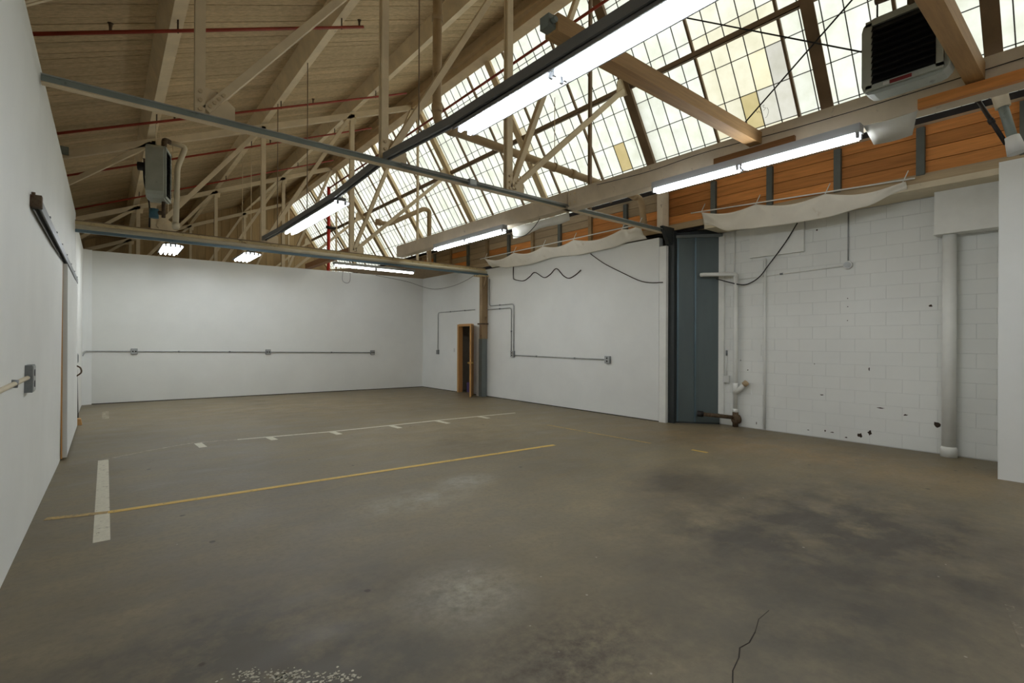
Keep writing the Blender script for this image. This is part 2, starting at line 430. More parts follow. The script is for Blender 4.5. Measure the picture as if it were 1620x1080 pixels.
# painted block wall: each block its own piece
bw = struct('wall_right_block', MB().box(9.0555, 9.3, 0.5, 5.9, 0, 3.66), 'mortar', 'white painted concrete block wall on the right')
def block_mesh(w, h):
    m = MB(); b = 0.003
    m.quadbox([(0, -w / 2, 0), (0, w / 2, 0), (0, w / 2, h), (0, -w / 2, h), (-0.005, -w / 2 + b, b), (-0.005, w / 2 - b, b), (-0.005, w / 2 - b, h - b), (-0.005, -w / 2 + b, h - b)])
    me = m.mesh('block'); me.materials.append(M['block']); return me
bm_full, bm_half = block_mesh(0.3992, 0.1992), block_mesh(0.1992, 0.1992)
for r in range(18):
    y = 4.84
    if r % 2: 
        link('block', bm_half, None, Vector((9.057, y - 0.1, r * 0.2 + 0.012)) - world_loc(bw), bw); y -= 0.2
    while y > 0.62:
        link('block', bm_full, None, Vector((9.057, y - 0.2, r * 0.2 + 0.012)) - world_loc(bw), bw); y -= 0.4
struct('wall_right_near', MB().box(7.91, 9.3, Y_NEAR, 0.90, 0, 3.62), 'wall', 'white boxed-out wall at the right edge')
struct('wall_outer_right', MB().box(9.3, 9.42, Y_NEAR, Y_FAR, 0, 3.7), 'wallgrey')
struct('wall_outer_left', MB().box(X_OUT_L - 0.15, X_OUT_L, Y_NEAR, Y_FAR, 0, deck_z(X_OUT_L) + 0.05), 'wallgrey')
struct('wall_front', MB().prism([(X_OUT_L, 0), (9.3, 0), (9.3, 3.7), (8.6, 4.2), (6.3, 8.1), (X_OUT_L, deck_z(X_OUT_L) + 0.03)], 'Y', Y_NEAR - 0.15, Y_NEAR), 'wallgrey')
# closed strip of roof between the plank cheek and the outer wall
struct('ceiling_side', MB().box(8.47, 9.42, Y_NEAR, Y_FAR, 3.70, 3.80), 'greyboard')

# far gable, vertical boards
gab = sempty('wall_gable', (3, Y_FAR + 0.1, 0), 'tan vertical boards closing the far gable')
x = X_OUT_L
while x < 8.6:
    w = 0.285; x1 = x + w - 0.008
    def top(xx): return min(deck_z(xx), (11.25 - xx) / 0.652 - 0.02)
    obj('board', MB().quadbox([(x, Y_FAR - random.uniform(0, 0.012), 0), (x1, Y_FAR - random.uniform(0, 0.012), 0), (x1, Y_FAR + 0.05, 0), (x, Y_FAR + 0.05, 0), (x, Y_FAR, top(x)), (x1, Y_FAR, top(x1)), (x1, Y_FAR + 0.05, top(x1)), (x, Y_FAR + 0.05, top(x))]), 'gable', gab)
    x += w
obj('backing', MB().prism([(X_OUT_L, 0), (9.3, 0), (9.3, 3.7), (8.6, 4.1), (6.3, 7.6), (6.2, deck_z(6.2)), (X_OUT_L, deck_z(X_OUT_L))], 'Y', Y_FAR + 0.05, Y_FAR + 0.15), 'gable', gab)

# roof deck: boards running up the slope, one object each
ceil = sempty('ceiling', (2, 10, 5), 'sloping roof deck of weathered boards')
PW = 0.15
bd = MB(); nx, nz = -0.389, 0.921
xa, xb = X_OUT_L, X_RIDGE
for_p = [(xa, deck_z(xa)), (xb, deck_z(xb)), (xb + nx * 0.035, deck_z(xb) + nz * 0.035), (xa + nx * 0.035, deck_z(xa) + nz * 0.035)]
bd.prism(for_p, 'Y', -PW / 2 + 0.004, PW / 2 - 0.004)
bd_me = bd.mesh('plank', (xa, 0, deck_z(xa))); bd_me.materials.append(M['deck'])
y = Y_NEAR + PW / 2
while y < Y_FAR + 0.1:
    link('plank', bd_me, None, Vector((xa, y, deck_z(xa) - random.uniform(0, 0.007))) - world_loc(ceil), ceil); y += PW
# roofing above the boards keeps daylight out of the joints
obj('roofing', MB().prism([(xa + nx * 0.045, deck_z(xa) + nz * 0.045), (xb + nx * 0.045, deck_z(xb) + nz * 0.045), (xb + nx * 0.08, deck_z(xb) + nz * 0.08), (xa + nx * 0.08, deck_z(xa) + nz * 0.08)], 'Y', Y_NEAR - 0.1, Y_FAR + 0.15), 'black', ceil)

# ------------------------------------------------------------------ roof timbers and steel
pos_word = {0.65: 'lowest sloping-roof purlin above the left wall', 2.6: 'middle tan roof purlin under the board deck', 4.52: 'upper tan roof purlin nearest the ridge', -1.3: 'purlin over the top of the left partition'}
for px in (-1.3, 0.65, 2.6, 4.52):
    m = MB(); z = purlin_z(px); a = Vector((0.921, 0, 0.389)); n = Vector((-0.389, 0, 0.921)); b = Vector((px, 0, z))
    pr = [b - a * 0.075, b + a * 0.075, b + a * 0.075 + n * 0.28, b - a * 0.075 + n * 0.28]
    m.prism([(p.x, p.z) for p in pr], 'Y', Y_NEAR, Y_FAR - 0.02)
    tag(obj('roof_purlin', m, 'tan'), pos_word[px], 'purlin', 'roof purlins')
tag(obj('ridge_beam', MB().box(6.02, 6.27, Y_NEAR, Y_FAR - 0.02, 7.47, 8.0).box(5.94, 6.02, Y_NEAR, Y_FAR - 0.02, 7.60, 7.66), 'ridge'), 'dark brown ridge beam along the top of the skylight', 'beam')

def truss(Y, label, near):
    T = thing('roof_truss', label, 'truss', (3.0, Y, 3.64), 0, 'sawtooth roof trusses')
    zc = 3.70 if near else 3.62
    def dbl(name, p0, p1, h, mat='cream', gap=0.022, t=0.034):
        m = MB()
        for s in (-1, 1):
            m.bar((p0[0], Y + s * (gap / 2 + t / 2), p0[1]), (p1[0], Y + s * (gap / 2 + t / 2), p1[1]), t, h)
        return obj(name, m, mat, T)
    if near:
        obj('bottom_chord', MB().box(-0.415, 8.30, Y - 0.062, Y - 0.05, 3.650, 3.703).box(-0.415, 8.30, Y - 0.05, Y + 0.06, 3.694, 3.703), 'greygreen', T)
        obj('chord_flange', MB().box(-0.415, 8.30, Y - 0.055, Y + 0.02, 3.640, 3.650), 'cream', T)
        obj('chord_lip', MB().box(-0.415, 8.30, Y - 0.072, Y - 0.062, 3.697, 3.707), 'galv', T)
    else:
        obj('bottom_chord', MB().box(-0.415, 8.32, Y - 0.10, Y - 0.085, 3.555, 3.60).box(-0.415, 8.32, Y - 0.10, Y + 0.03, 3.545, 3.555), 'chord2', T)
        obj('chord_cap', MB().box(-0.415, 8.32, Y - 0.115, Y + 0.03, 3.60, 3.615), 'brown', T)
    # top chord along the roof, rafter chord along the glass
    dbl('top_chord', (-2.2, chord_z(-2.2)), (6.12, chord_z(6.12)), 0.12, 'cream')
    g0, g1 = (glass_x(7.5) - 0.16, 7.5), (glass_x(4.47) - 0.16, 4.47)
    obj('rafter_chord', MB().bar((g0[0], Y, g0[1]), (g1[0], Y, g1[1]), 0.17, 0.015).bar((g0[0] + 0.09, Y, g0[1] + 0.06), (g1[0] + 0.09, Y, g1[1] + 0.06), 0.03, 0.20), 'brown' if near else 'tan', T)
    if Y == YT[1]: obj('end_block', MB().box(-0.62, -0.50, Y - 0.11, Y - 0.05, 4.71, 4.84), 'greygreen', T)
    nodes = (-1.24, 0.69, 2.57, 4.48)
    vm = 'cream'
    for i, x in enumerate(nodes[1:]):
        dbl('vertical', (x, zc - 0.02), (x, chord_z(x) + 0.02), 0.085 if i < 2 else 0.10, vm)
    obj('hanger_strut', MB().bar((6.22, Y, zc), (6.22, Y, 7.5), 0.05, 0.05), 'brown' if near else 'cream', T)
    for a, b in ((nodes[0], nodes[1]), (nodes[1], nodes[2]), (nodes[2], nodes[3]), (nodes[3], 6.1)):
        dbl('diagonal', (a + 0.05, zc + 0.06), (b - 0.04, chord_z(b) - 0.03), 0.075, vm)
    dbl('diagonal', (nodes[3] + 0.1, zc + 0.08), (7.06, 5.98), 0.075, vm)
    for x in nodes[1:]:
        obj('gusset_plate', MB().prism([(x - 0.02, zc), (x + 0.30, zc), (x + 0.30, zc + 0.16), (x + 0.16, zc + 0.27), (x - 0.02, zc + 0.30)], 'Y', Y - 0.008, Y + 0.008), 'cream', T)
        zt = chord_z(x)
        obj('gusset_plate', MB().prism([(x - 0.2, zt - 0.2), (x + 0.1, zt - 0.16), (x + 0.12, zt + 0.02), (x - 0.2, zt - 0.1)], 'Y', Y - 0.008, Y + 0.008), 'cream', T)
    obj('gusset_plate', MB().prism([(6.9, 5.8), (7.2, 5.95), (7.05, 6.25), (6.92, 6.1)], 'Y', Y - 0.008, Y + 0.008), 'cream', T)
    if near:
        for x in nodes[1:]:
            for k in range(3):
                obj('bolt', MB().tube([(x, Y - 0.062, zc + 0.05 + k * 0.085), (x, Y - 0.044, zc + 0.05 + k * 0.085)], 0.019, 8), 'ridge', T)
            for k in range(4):
                d = Vector((1.84, 0, 2.2)).normalized(); p = Vector((x + 0.06, 0, zc + 0.075)) + d * (0.03 + k * 0.06)
                obj('bolt', MB().tube([(p.x, Y - 0.062, p.z), (p.x, Y - 0.044, p.z)], 0.018, 8), 'ridge', T)
    return T
truss(YT[0], 'nearest roof truss with grey-green lower chord, standing in front of the ridge skylight', True)
truss(YT[1], 'second roof truss, its stained lower chord meeting the rusty column', False)
truss(YT[2], 'third roof truss, seen above the far partition', False)
truss(YT[3], 'farthest roof truss against the boarded gable', False)

# rafters between the trusses, inside the glazing
raf = {0.95: 'skylight rafter right of the big black heater, at the photo edge', 2.66: 'brown skylight rafter left of the big black heater', 8.55: 'skylight rafter midway between the nearest and second trusses', 14.43: 'skylight rafter midway between the second and third trusses', 20.3: 'skylight rafter midway between the third and farthest trusses'}
for Y, lb in raf.items():
    m = MB(); g0, g1 = (glass_x(7.55) - 0.13, 7.55), (glass_x(4.5) - 0.13, 4.5)
    m.bar((g0[0], Y, g0[1]), (g1[0], Y, g1[1]), 0.16, 0.02).bar((g0[0] + 0.05, Y, g0[1] + 0.035), (g1[0] + 0.05, Y, g1[1] + 0.035), 0.04, 0.10)
    tag(obj('skylight_rafter', m, 'brown' if Y < 6 else 'tan'), lb, 'rafter', 'skylight rafters')
zp = 6.1
tag(obj('skylight_purlin', MB().box(glass_x(zp) - 0.09, glass_x(zp) - 0.08, Y_NEAR, Y_FAR - 0.05, zp - 0.05, zp + 0.04).box(glass_x(zp) - 0.09, glass_x(zp) - 0.03, Y_NEAR, Y_FAR - 0.05, zp - 0.05, zp - 0.04), 'brown'), 'long brown steel angle crossing the skylight at mid height', 'purlin')
for a, b, lb in (((6.62, 4.7, 6.75), (7.56, 2.1, 5.28), 'thin brace rod falling to the right across the skylight'), ((6.98, 1.35, 6.28), (7.78, 3.86, 4.93), 'dark brace rod falling to the left across the skylight')):
    tag(obj('brace_rod', MB().tube([a, b], 0.011, 8), 'darkiron'), lb, 'rod')

# ------------------------------------------------------------------ skylight glazing
win = sempty('window_1', (7.3, 10, 6), 'long sloping skylight of frosted wired glass')
s_dir = Vector((0.546, 0, -0.8376)); n_in = Vector((-0.8376, 0, -0.546)); P0 = Vector((6.23, 0, 7.70))
def gp(t, y, d=0.0): p = P0 + s_dir * t + n_in * d; return Vector((p.x, y, p.z))
BAY, T0, RH, ROWS = 1.265, 0.075, 0.533, 7
k0, k1 = -6, 15
for k in range(k0, k1 + 1):
    yk = 4.32 + BAY * k
    obj('glazing_bar', MB().bar(gp(0.05, yk, 0.02), gp(T0 + RH * ROWS, yk, 0.02), 0.036, 0.05), 'brown', win)
    if k < k1:
        for j in range(1, 5):
            obj('muntin', MB().bar(gp(T0, yk + j * BAY / 5, 0.004), gp(T0 + RH * ROWS, yk + j * BAY / 5, 0.004), 0.011, 0.014), 'muntin', win)
ya, ybb = 4.32 + BAY * k0, 4.32 + BAY * k1
for r in range(1, ROWS):
    obj('muntin', MB().bar(gp(T0 + r * RH, ya, 0.004), gp(T0 + r * RH, ybb, 0.004), 0.011, 0.014, side=tuple(s_dir)), 'muntin', win)
obj('sill_angle', MB().bar(gp(T0 + RH * ROWS + 0.03, ya, 0.0), gp(T0 + RH * ROWS + 0.03, ybb, 0.0), 0.08, 0.03, side=tuple(s_dir)), 'darkiron', win)
pw, ph = BAY / 5 - 0.004, RH - 0.004
pm = bpy.data.meshes.new('pane')
def pane_geo(y, t):
    return [gp(t, y, 0.0), gp(t, y + pw, 0.0), gp(t + ph, y + pw, 0.0), gp(t + ph, y, 0.0), gp(t, y, -0.006), gp(t, y + pw, -0.006), gp(t + ph, y + pw, -0.006), gp(t + ph, y, -0.006)]
PF = [(3, 2, 1, 0), (4, 5, 6, 7), (0, 1, 5, 4), (1, 2, 6, 5), (2, 3, 7, 6), (3, 0, 4, 7)]
base0 = gp(0, 0)
pm.from_pydata([p - base0 for p in pane_geo(0, 0)], [], PF)
pm.materials.append(M['pane']); pm.materials.append(M['clear'])
for i, p in enumerate(pm.polygons): p.material_index = 0 if i == 0 else 1
cells = []
for k in range(k0, k1):
    for j in range(5):
        for r in range(ROWS):
            y = 4.32 + BAY * k + j * BAY / 5 + 0.002; t = T0 + r * RH + 0.002
            c = gp(t + ph / 2, y + pw / 2); d = c - Vector((0, 0, EYE)); dz = d.dot(c_f)
            px = 810 + F_PX * d.dot(c_r) / dz if dz > 0.1 else -9e9
            py = 540 - F_PX * d.dot(c_u) / dz if dz > 0.1 else -9e9
            vis = -20 < px < 1640 and -25 < py < 460
            cells.append((0 if vis else 1, d.length, k, j, r, y, t))
cells.sort(key=lambda c: (c[0], c[1]))
special = {(-1, 0): None}
rest = MB(); tint = {}
# stained and replaced panes, by (bay, column, row)
for r in (2, 3, 4, 5, 6):
    for j in range(5):
        tint[(-1, j, r)] = (0.88, 0.84, 0.68)
for j in range(5): tint[(-1, j, 2)] = (0.93, 0.91, 0.8)
tint[(-1, 0, 4)] = (0.62, 0.6, 0.55); tint[(-1, 1, 4)] = (0.9, 0.84, 0.62); tint[(-1, 2, 5)] = (0.62, 0.52, 0.28); tint[(-1, 1, 5)] = (0.72, 0.70, 0.64); tint[(-1, 0, 5)] = (0.70, 0.68, 0.62)
tint[(-1, 4, 5)] = (0.80, 0.74, 0.56); tint[(-1, 3, 5)] = (0.82, 0.78, 0.64)
tint[(1, 2, 5)] = (0.58, 0.47, 0.24); tint[(3, 1, 3)] = (0.66, 0.6, 0.46); tint[(7, 2, 5)] = (0.78, 0.74, 0.6)
for i, (vis, dist, k, j, r, y, t) in enumerate(cells):
    if i < 300:
        o = link('pane', pm, None, gp(t, y) - world_loc(win), win)
        v = random.uniform(0.93, 1.0); c = tint.get((k, j, r), (0.93 * v, 0.95 * v, (0.90 - 0.05 * random.random()) * v))
        o.color = (*c, 1)
    else:
        b = len(rest.v); rest.v += pane_geo(y, t); rest.f += [[b + q for q in f] for f in PF]; rest.sm += [False] * 6
rm = bpy.data.meshes.new('far_panes'); rm.from_pydata([v - Vector((7.3, 10, 6)) for v in rest.v], [], rest.f)
rm.materials.append(M['pane']); rm.materials.append(M['clear'])
for i, p in enumerate(rm.polygons): p.material_index = 0 if i % 6 == 0 else 1
fp = link('far_panes', rm, None, (0, 0, 0), win); fp['kind'] = 'stuff'; fp.color = (0.95, 0.96, 0.9, 1)

for pts in ([(0.0, 0.0), (0.01, -0.05), (0.03, -0.03), (0.05, -0.07)], [(0.09, 0.02), (0.13, 0.03), (0.11, 0.0), (0.14, -0.02), (0.10, -0.05)], [(0.16, -0.02), (0.17, -0.08), (0.13, -0.15), (0.10, -0.16)]):
    obj('scribble', MB().tube(curve_pts([gp(3.00 - q[1], 3.63 - q[0], 0.006) for q in pts]), 0.0025, 5), 'darkiron', win)
# plank cheek under the skylight sill: boards between studs
cheek = sempty('wall_cheek', (8.5, 8, 3.7), 'orange and grey boards below the skylight sill')
obj('backing', MB().box(8.535, 8.6, Y_NEAR, Y_FAR, 3.66, 4.55), 'darkiron', cheek)
studs = [1.72 + 0.98 * k for k in range(-5, 23)]
rows = [(3.82, 3.985), (3.99, 4.155), (4.16, 4.325), (4.33, 4.47)]
for i, ys in enumerate(studs[:-1]):
    for r, (z0, z1) in enumerate(rows):
        if ys > 5.4: mt = 'greyboard' if (r == 3 or (r == 2 and i % 2) or ys > 8.5 and random.random() < 0.75) else 'orange'
        else: mt = 'orange'
        dx = random.uniform(0, 0.008)
        obj('board', MB().box(8.505 - dx, 8.535, ys + 0.002, ys + 0.978, z0, z1 - 0.004), mt, cheek)
for i, ys in enumerate(studs):
    obj('stud', MB().box(8.44, 8.505, ys - 0.045, ys + 0.045, 3.80, 4.44), 'stud' if ys < 5 else ('studtan' if i % 2 else 'stud'), cheek)
obj('sill_board', MB().box(8.34, 8.53, Y_NEAR, Y_FAR, 4.47, 4.50), 'insul', cheek)
obj('plate_board', MB().box(8.475, 8.53, Y_NEAR, 15.0, 3.70, 3.82), 'greyboard', cheek)
obj('plate_board', MB().box(8.47, 9.04, 0.92, 4.84, 3.62, 3.70), 'insul', cheek)

# ------------------------------------------------------------------ long beam under the skylight with ledgers and timbers
b1 = thing('support_beam', 'grey-tan beam with a fluorescent strip below, near side of the truss', 'beam', (5.69, 1.0, 3.62), 0, 'long beams under the skylight')
obj('beam_body', MB().box(5.6, 5.78, Y_NEAR, 5.50, 3.62, 3.905), 'beam', b1)
obj('splice_plate', MB().box(5.592, 5.60, 5.30, 5.48, 3.66, 3.89), 'beam', b1)
for yy in (5.34, 5.44):
    for zz in (3.70, 3.84): obj('bolt', MB().tube([(5.596, yy, zz), (5.582, yy, zz)], 0.014, 8), 'tan', b1)
tag(obj('support_beam', MB().box(5.6, 5.78, 5.52, 11.42, 3.64, 3.91), 'beam'), 'plain grey-tan beam between the nearest and second trusses', 'beam', 'long beams under the skylight')
tag(obj('beam_cable', MB().tube(curve_pts([(5.594, 4.9, 3.86), (5.594, 4.0, 3.82), (5.594, 3.2, 3.84), (5.594, 2.2, 3.80), (5.594, 1.4, 3.79), (5.594, 0.5, 3.80)]), 0.004, 6), 'darkiron'), 'thin dark wire running along the grey beam face', 'wire')
tag(obj('ledger_board', MB().box(5.555, 5.598, 2.17, 3.06, 3.63, 3.715), 'timber_y'), 'reddish ledger board on the beam under the long timber', 'board', 'ledger boards')
tag(obj('ledger_board', MB().box(5.545, 5.598, -0.6, 1.15, 3.615, 3.70), 'orange'), 'orange ledger board on the beam beneath the black heater', 'board', 'ledger boards')
tag(obj('timber_brace', MB().box(2.46, 5.598, 2.52, 2.65, 3.74, 3.87), 'timber'), 'brown timber spanning from the light track to the beam', 'timber', 'timber braces')
tag(obj('timber_brace', MB().box(2.64, 5.598, 0.72, 0.84, 3.72, 3.86), 'timber'), 'brown timber passing in front of the black heater', 'timber', 'timber braces')
tag(obj('timber_brace', MB().box(4.52, 4.68, 11.62, 15.15, 3.66, 3.80), 'timber_y'), 'brown timber running from the second truss to the far partition', 'timber', 'timber braces')
tag(obj('switch_box', MB().box(2.39, 2.46, 2.54, 2.63, 3.76, 3.85).tube([(2.425, 2.54, 3.80), (2.425, 2.50, 3.80)], 0.02, 8), 'greygreen'), 'small grey electrical box on the timber end by the lights', 'electrical box')

# ------------------------------------------------------------------ light track and fluorescent fixtures
tr = thing('light_track', 'long grey channel carrying the left row of fluorescent lights', 'track', (2.58, 5, 3.70))
tp = [(-3.0, 3.65), (1.4, 3.65), (4.1, 3.665), (5.6, 3.745), (7.15, 3.66), (10.0, 3.66), (11.46, 3.70)]   # sags between the chords
ch = MB()
for (ya1, za1), (yb1, zb1) in zip(tp[:-1], tp[1:]):
    for x_, w_, dz, h_ in ((2.545, 0.01, 0, 0.08), (2.615, 0.01, 0, 0.08), (2.58, 0.06, 0.036, 0.008), (2.557, 0.014, -0.037, 0.006), (2.603, 0.014, -0.037, 0.006)):
        ch.bar((x_, ya1, za1 + dz), (x_, yb1, zb1 + dz), w_, h_, side=(1, 0, 0))
obj('channel', ch, 'housing', tr)
for yy in (4.75, 8.55, 10.4):
    obj('hanger_rod', MB().tube([(2.58, yy, 3.69), (2.58, yy, deck_z(2.58))], 0.008, 6), 'brown', tr)

def fixture(label, loc, rz, length, sections, width, ntube, drop=0.04, hang=None, hmat='housing', hw=0.055, hh=0.07):
    """strip light along local Y; origin at the middle of the underside of the housing"""
    f = thing('fluorescent_light', label, 'light', loc, rz, 'fluorescent light fixtures')
    L = length / 2
    obj('housing', MB().box(-hw, hw, -L, L, 0.0, hh), hmat, f, True)
    w = width / 2
    if width > 0.15:
        rf = MB()
        for s in (-1, 1):
            prof = [(s * 0.055, 0.0), (s * 0.055, 0.012), (s * w, -drop + 0.006), (s * w, -drop)]
            rf.prism(prof, 'Y', -L, L)
        obj('reflector', rf, 'reflector', f, True)
        for s in (-1, 1):
            obj('rim', MB().prism([(s * w, -drop + 0.008), (s * (w + 0.013), -drop + 0.008), (s * (w + 0.013), -drop - 0.022), (s * w, -drop - 0.022)], 'Y', -L, L), 'housing', f, True)
        obj('tray', MB().box(-0.055, 0.055, -L, L, -0.006, -0.0005), 'reflector', f, True)
    sl = length / sections
    for q in range(sections):
        y0 = -L + q * sl + 0.035; y1 = -L + (q + 1) * sl - 0.035
        for i in range(ntube):
            tx = 0 if ntube == 1 else (-0.5 + i / (ntube - 1)) * (0.09 if width < 0.15 else width * (0.5 if ntube == 2 else 0.7))
            tz = -0.032 - (0.0 if ntube < 3 else 0.012)
            if width > 0.15 and ntube == 2: tz = -0.034
            obj('tube', MB().tube([(tx, y0, tz), (tx, y1, tz)], 0.019, 12), 'tube', f, True)
            for ye, s in ((y0, -1), (y1, 1)):
                obj('lamp_holder', MB().box(tx - 0.016, tx + 0.016, min(ye, ye + s * 0.022), max(ye, ye + s * 0.022), tz - 0.018, 0.0), 'holder', f, True)
    if hang:
        for yy in (-L * 0.75, L * 0.75):
            obj('hanger_rod', MB().tube([(0, yy, hh), (0, yy, hang)], 0.006, 6), 'tan', f, True)
    return f
fixture('nearest big fluorescent light, cut off by the top of the photo', (2.68, 2.74, 3.605), 0, 2.62, 2, 0.22, 2, 0.012, hw=0.06, hh=0.045)
fixture('far fluorescent light on the long grey channel', (2.68, 8.62, 3.605), 0, 2.75, 2, 0.22, 2, 0.012, hw=0.06, hh=0.045)
fixture('slim fluorescent strip under the near part of the grey beam', (5.52, 2.71, 3.53), 0, 2.30, 2, 0.11, 2, hmat='housing_l', hh=0.085)
fixture('slim fluorescent strip under the far part of the beam', (5.52, 8.19, 3.55), 0, 2.42, 2, 0.11, 2, hmat='housing_l', hh=0.085)
fixture('fluorescent strip set crosswise near the far right corner', (5.80, 13.1, 3.56), PI / 2, 2.36, 2, 0.11, 1, 0.02, hang=2.2, hmat='housing_l')
fixture('short wide fluorescent light above the far partition, left one of two', (1.10, 13.35, 3.58), 0, 1.28, 1, 0.36, 4, 0.02, hang=deck_z(1.1) - 3.58)
fixture('short wide fluorescent light above the far partition, right one of two', (2.62, 13.35, 3.58), 0, 1.28, 1, 0.36, 4, 0.02, hang=deck_z(2.62) - 3.58)
fixture('unseen fluorescent light added on the grey channel behind the camera', (2.68, -1.2, 3.605), 0, 2.62, 2, 0.22, 2, 0.012, hw=0.06, hh=0.045)  # added out of view to brighten the near floor and left wall
fixture('unseen slim fluorescent strip added under the beam behind the camera', (5.52, -1.6, 3.53), 0, 2.30, 2, 0.11, 2, hmat='housing_l', hh=0.085)  # second added unseen lamp, brightens the near floor and boxed-out wall

# loose reflector sheets by the strips
m = MB(); rows_ = []
for i in range(7):
    t = i / 6; rows_.append([(5.50 + 0.30 * s_, 1.54 - 0.40 * t + 0.10 * s_ * t, 3.585 - 0.10 * s_ - 0.012 * math.sin(t * PI)) for s_ in (0, 0.5, 1)])
o = tag(obj('reflector_sheet', m.grid(rows_), 'sheet'), 'bent white sheet hanging past the near strip light end', 'sheet', 'loose reflector sheets')
md = o.modifiers.new('thick', 'SOLIDIFY'); md.thickness = 0.004
m = MB(); rows_ = []
for i in range(9):
    t = i / 8; rows_.append([(5.80 + 0.03 * s_, 7.12 - 1.45 * t, 3.64 - (0.05 + 0.08 * (1 - t) + 0.06) * s_ - 0.02 * math.sin(t * 9) * s_) for s_ in (0, 0.5, 1)])
o = tag(obj('reflector_sheet', m.grid(rows_), 'sheet'), 'white sheet hanging below the beam beside the nearest truss', 'sheet', 'loose reflector sheets')
md = o.modifiers.new('thick', 'SOLIDIFY'); md.thickness = 0.004
tag(obj('loose_cable', MB().tube(curve_pts([(5.55, 6.98, 3.58), (5.62, 6.85, 3.42), (5.66, 6.6, 3.40), (5.7, 6.4, 3.52), (5.7, 6.25, 3.64)]), 0.006, 6), 'black'), 'looped dark cord at the end of the far beam strip light', 'cord')

# ------------------------------------------------------------------ sprinkler pipes
def branch(Y, x0, x1, label, heads):
    t = thing('sprinkler_pipe', label, 'pipe', ((x0 + x1) / 2, Y, chord_z((x0 + x1) / 2)), 0, 'red sprinkler branch pipes')
    z = lambda x: 4.93 + SL * x
    obj('pipe', MB().tube([(x0, Y, z(x0)), (x1, Y, z(x1))], 0.021, 8), 'red', t)
    for x in heads:
        obj('sprinkler_head', MB().tube([(x, Y, z(x)), (x, Y, z(x) + 0.05), (x, Y, z(x) + 0.09), (x, Y, z(x) + 0.1)], [0.014, 0.014, 0.02, 0.03], 8), 'rust', t)
    for x in (-1.3, 0.65, 2.6, 4.52):
        if x0 < x < x1: obj('pipe_clip', MB().tube([(x, Y, z(x) - 0.025), (x, Y, purlin_z(x) + 0.01)], 0.01, 6), 'rust', t)
    return t
branch(7.07, -1.6, 2.92, 'red sprinkler pipe nearest the camera under the roof boards', (0.03, 2.86))
branch(10.25, -1.6, 5.25, 'second red sprinkler pipe, ending below the skylight ridge', (0.9, 3.2))
branch(12.75, -1.6, 5.5, 'third red sprinkler pipe, just beyond the stained truss', (0.6, 3.0))
branch(15.9, -1.6, 5.6, 'fourth red sprinkler pipe, beyond the far partition', (1.5, 3.5))
sm = thing('sprinkler_main', 'red sprinkler main along the skylight with bright red riser', 'pipe', (5.8, 10, 0.0))
obj('pipe', MB().tube([(5.8, -3.0, 6.67), (5.8, 16.9, 6.67)], 0.024, 8), 'red', sm)
obj('riser', MB().tube([(5.8, 16.9, 0), (5.8, 16.9, 6.72)], 0.055, 12), 'redbright', sm)
obj('valve', MB().tube([(5.7, 16.84, 5.35), (5.98, 16.84, 5.35)], 0.05, 8).tube([(6.0, 16.75, 5.35), (6.0, 16.93, 5.35)], 0.02, 6), 'darkiron', sm)

# ------------------------------------------------------------------ drain pipes
d1 = thing('drain_pipe', 'large brown drain pipe dropping beside the nearest truss and running across', 'pipe', (5, 5.95, 4.4), 0, 'roof drain pipes')
obj('pipe', MB().tube(fillet([(3.52, 5.97, 6.86), (3.52, 5.97, 4.52), (8.12, 5.97, 4.36), (8.22, 5.97, 3.84)], 0.16), 0.062, 14), 'drain', d1)
for p, q in (((3.52, 5.97, 5.95), (3.52, 5.97, 6.03)), ((3.52, 5.97, 4.70), (3.52, 5.97, 4.80)), ((3.72, 5.97, 4.513), (3.82, 5.97, 4.51)), ((6.15, 5.97, 4.43), (6.25, 5.97, 4.426)), ((5.75, 5.97, 4.444), (5.78, 5.97, 4.443)), ((7.85, 5.97, 4.37), (7.95, 5.97, 4.366))):
    obj('coupling', MB().tube([p, q], 0.075, 14), 'drain', d1)
obj('pipe_hanger', MB().tube([(5.765, 5.97, 4.5), (5.765, 5.97, 5.6)], 0.006, 6), 'tan', d1)
d2 = thing('drain_pipe', 'bent brown drain pipe behind the second truss, below the skylight', 'pipe', (6, 11.95, 4.3), 0, 'roof drain pipes')
obj('pipe', MB().tube(fillet([(5.36, 11.95, 4.56), (5.62, 11.95, 4.55), (6.66, 11.95, 5.13), (6.82, 11.95, 5.10), (6.82, 11.95, 3.70)], 0.1), 0.06, 12), 'drain', d2)
obj('end_cap', MB().tube([(5.30, 11.95, 4.56), (5.42, 11.95, 4.56)], 0.085, 12), 'drain', d2)
obj('pipe_hanger', MB().tube([(5.38, 11.95, 4.62), (5.38, 11.95, 7.2)], 0.006, 6), 'tan', d2)

# services strapped along the lower chords
tag(obj('service_pipe', MB().tube([(-0.41, 11.35, 3.49), (8.31, 11.35, 3.49)], 0.045, 12), 'insul'), 'stained cream pipe along the second truss lower chord', 'pipe')
tag(obj('strut_channel', MB().box(-0.41, 8.30, 11.25, 11.30, 3.385, 3.435), 'bluegrey'), 'blue-grey strut channel hung under the second truss', 'channel')
tag(obj('truss_conduit', MB().tube([(2.75, 5.50, 3.69), (8.25, 5.50, 3.69)], 0.012, 8).tube([(2.75, 5.47, 3.665), (5.9, 5.47, 3.665)], 0.009, 8), 'galv'), 'steel conduit running along the nearest truss lower chord', 'conduit')
jb = thing('junction_box', 'small steel box on the nearest truss lower chord', 'electrical box', (3.77, 5.5, 3.62), 0, 'electrical boxes')
obj('box', MB().box(3.71, 3.83, 5.45, 5.49, 3.62, 3.70), 'galv_box', jb)
obj('cover', MB().box(3.72, 3.82, 5.443, 5.45, 3.63, 3.69), 'galv', jb)

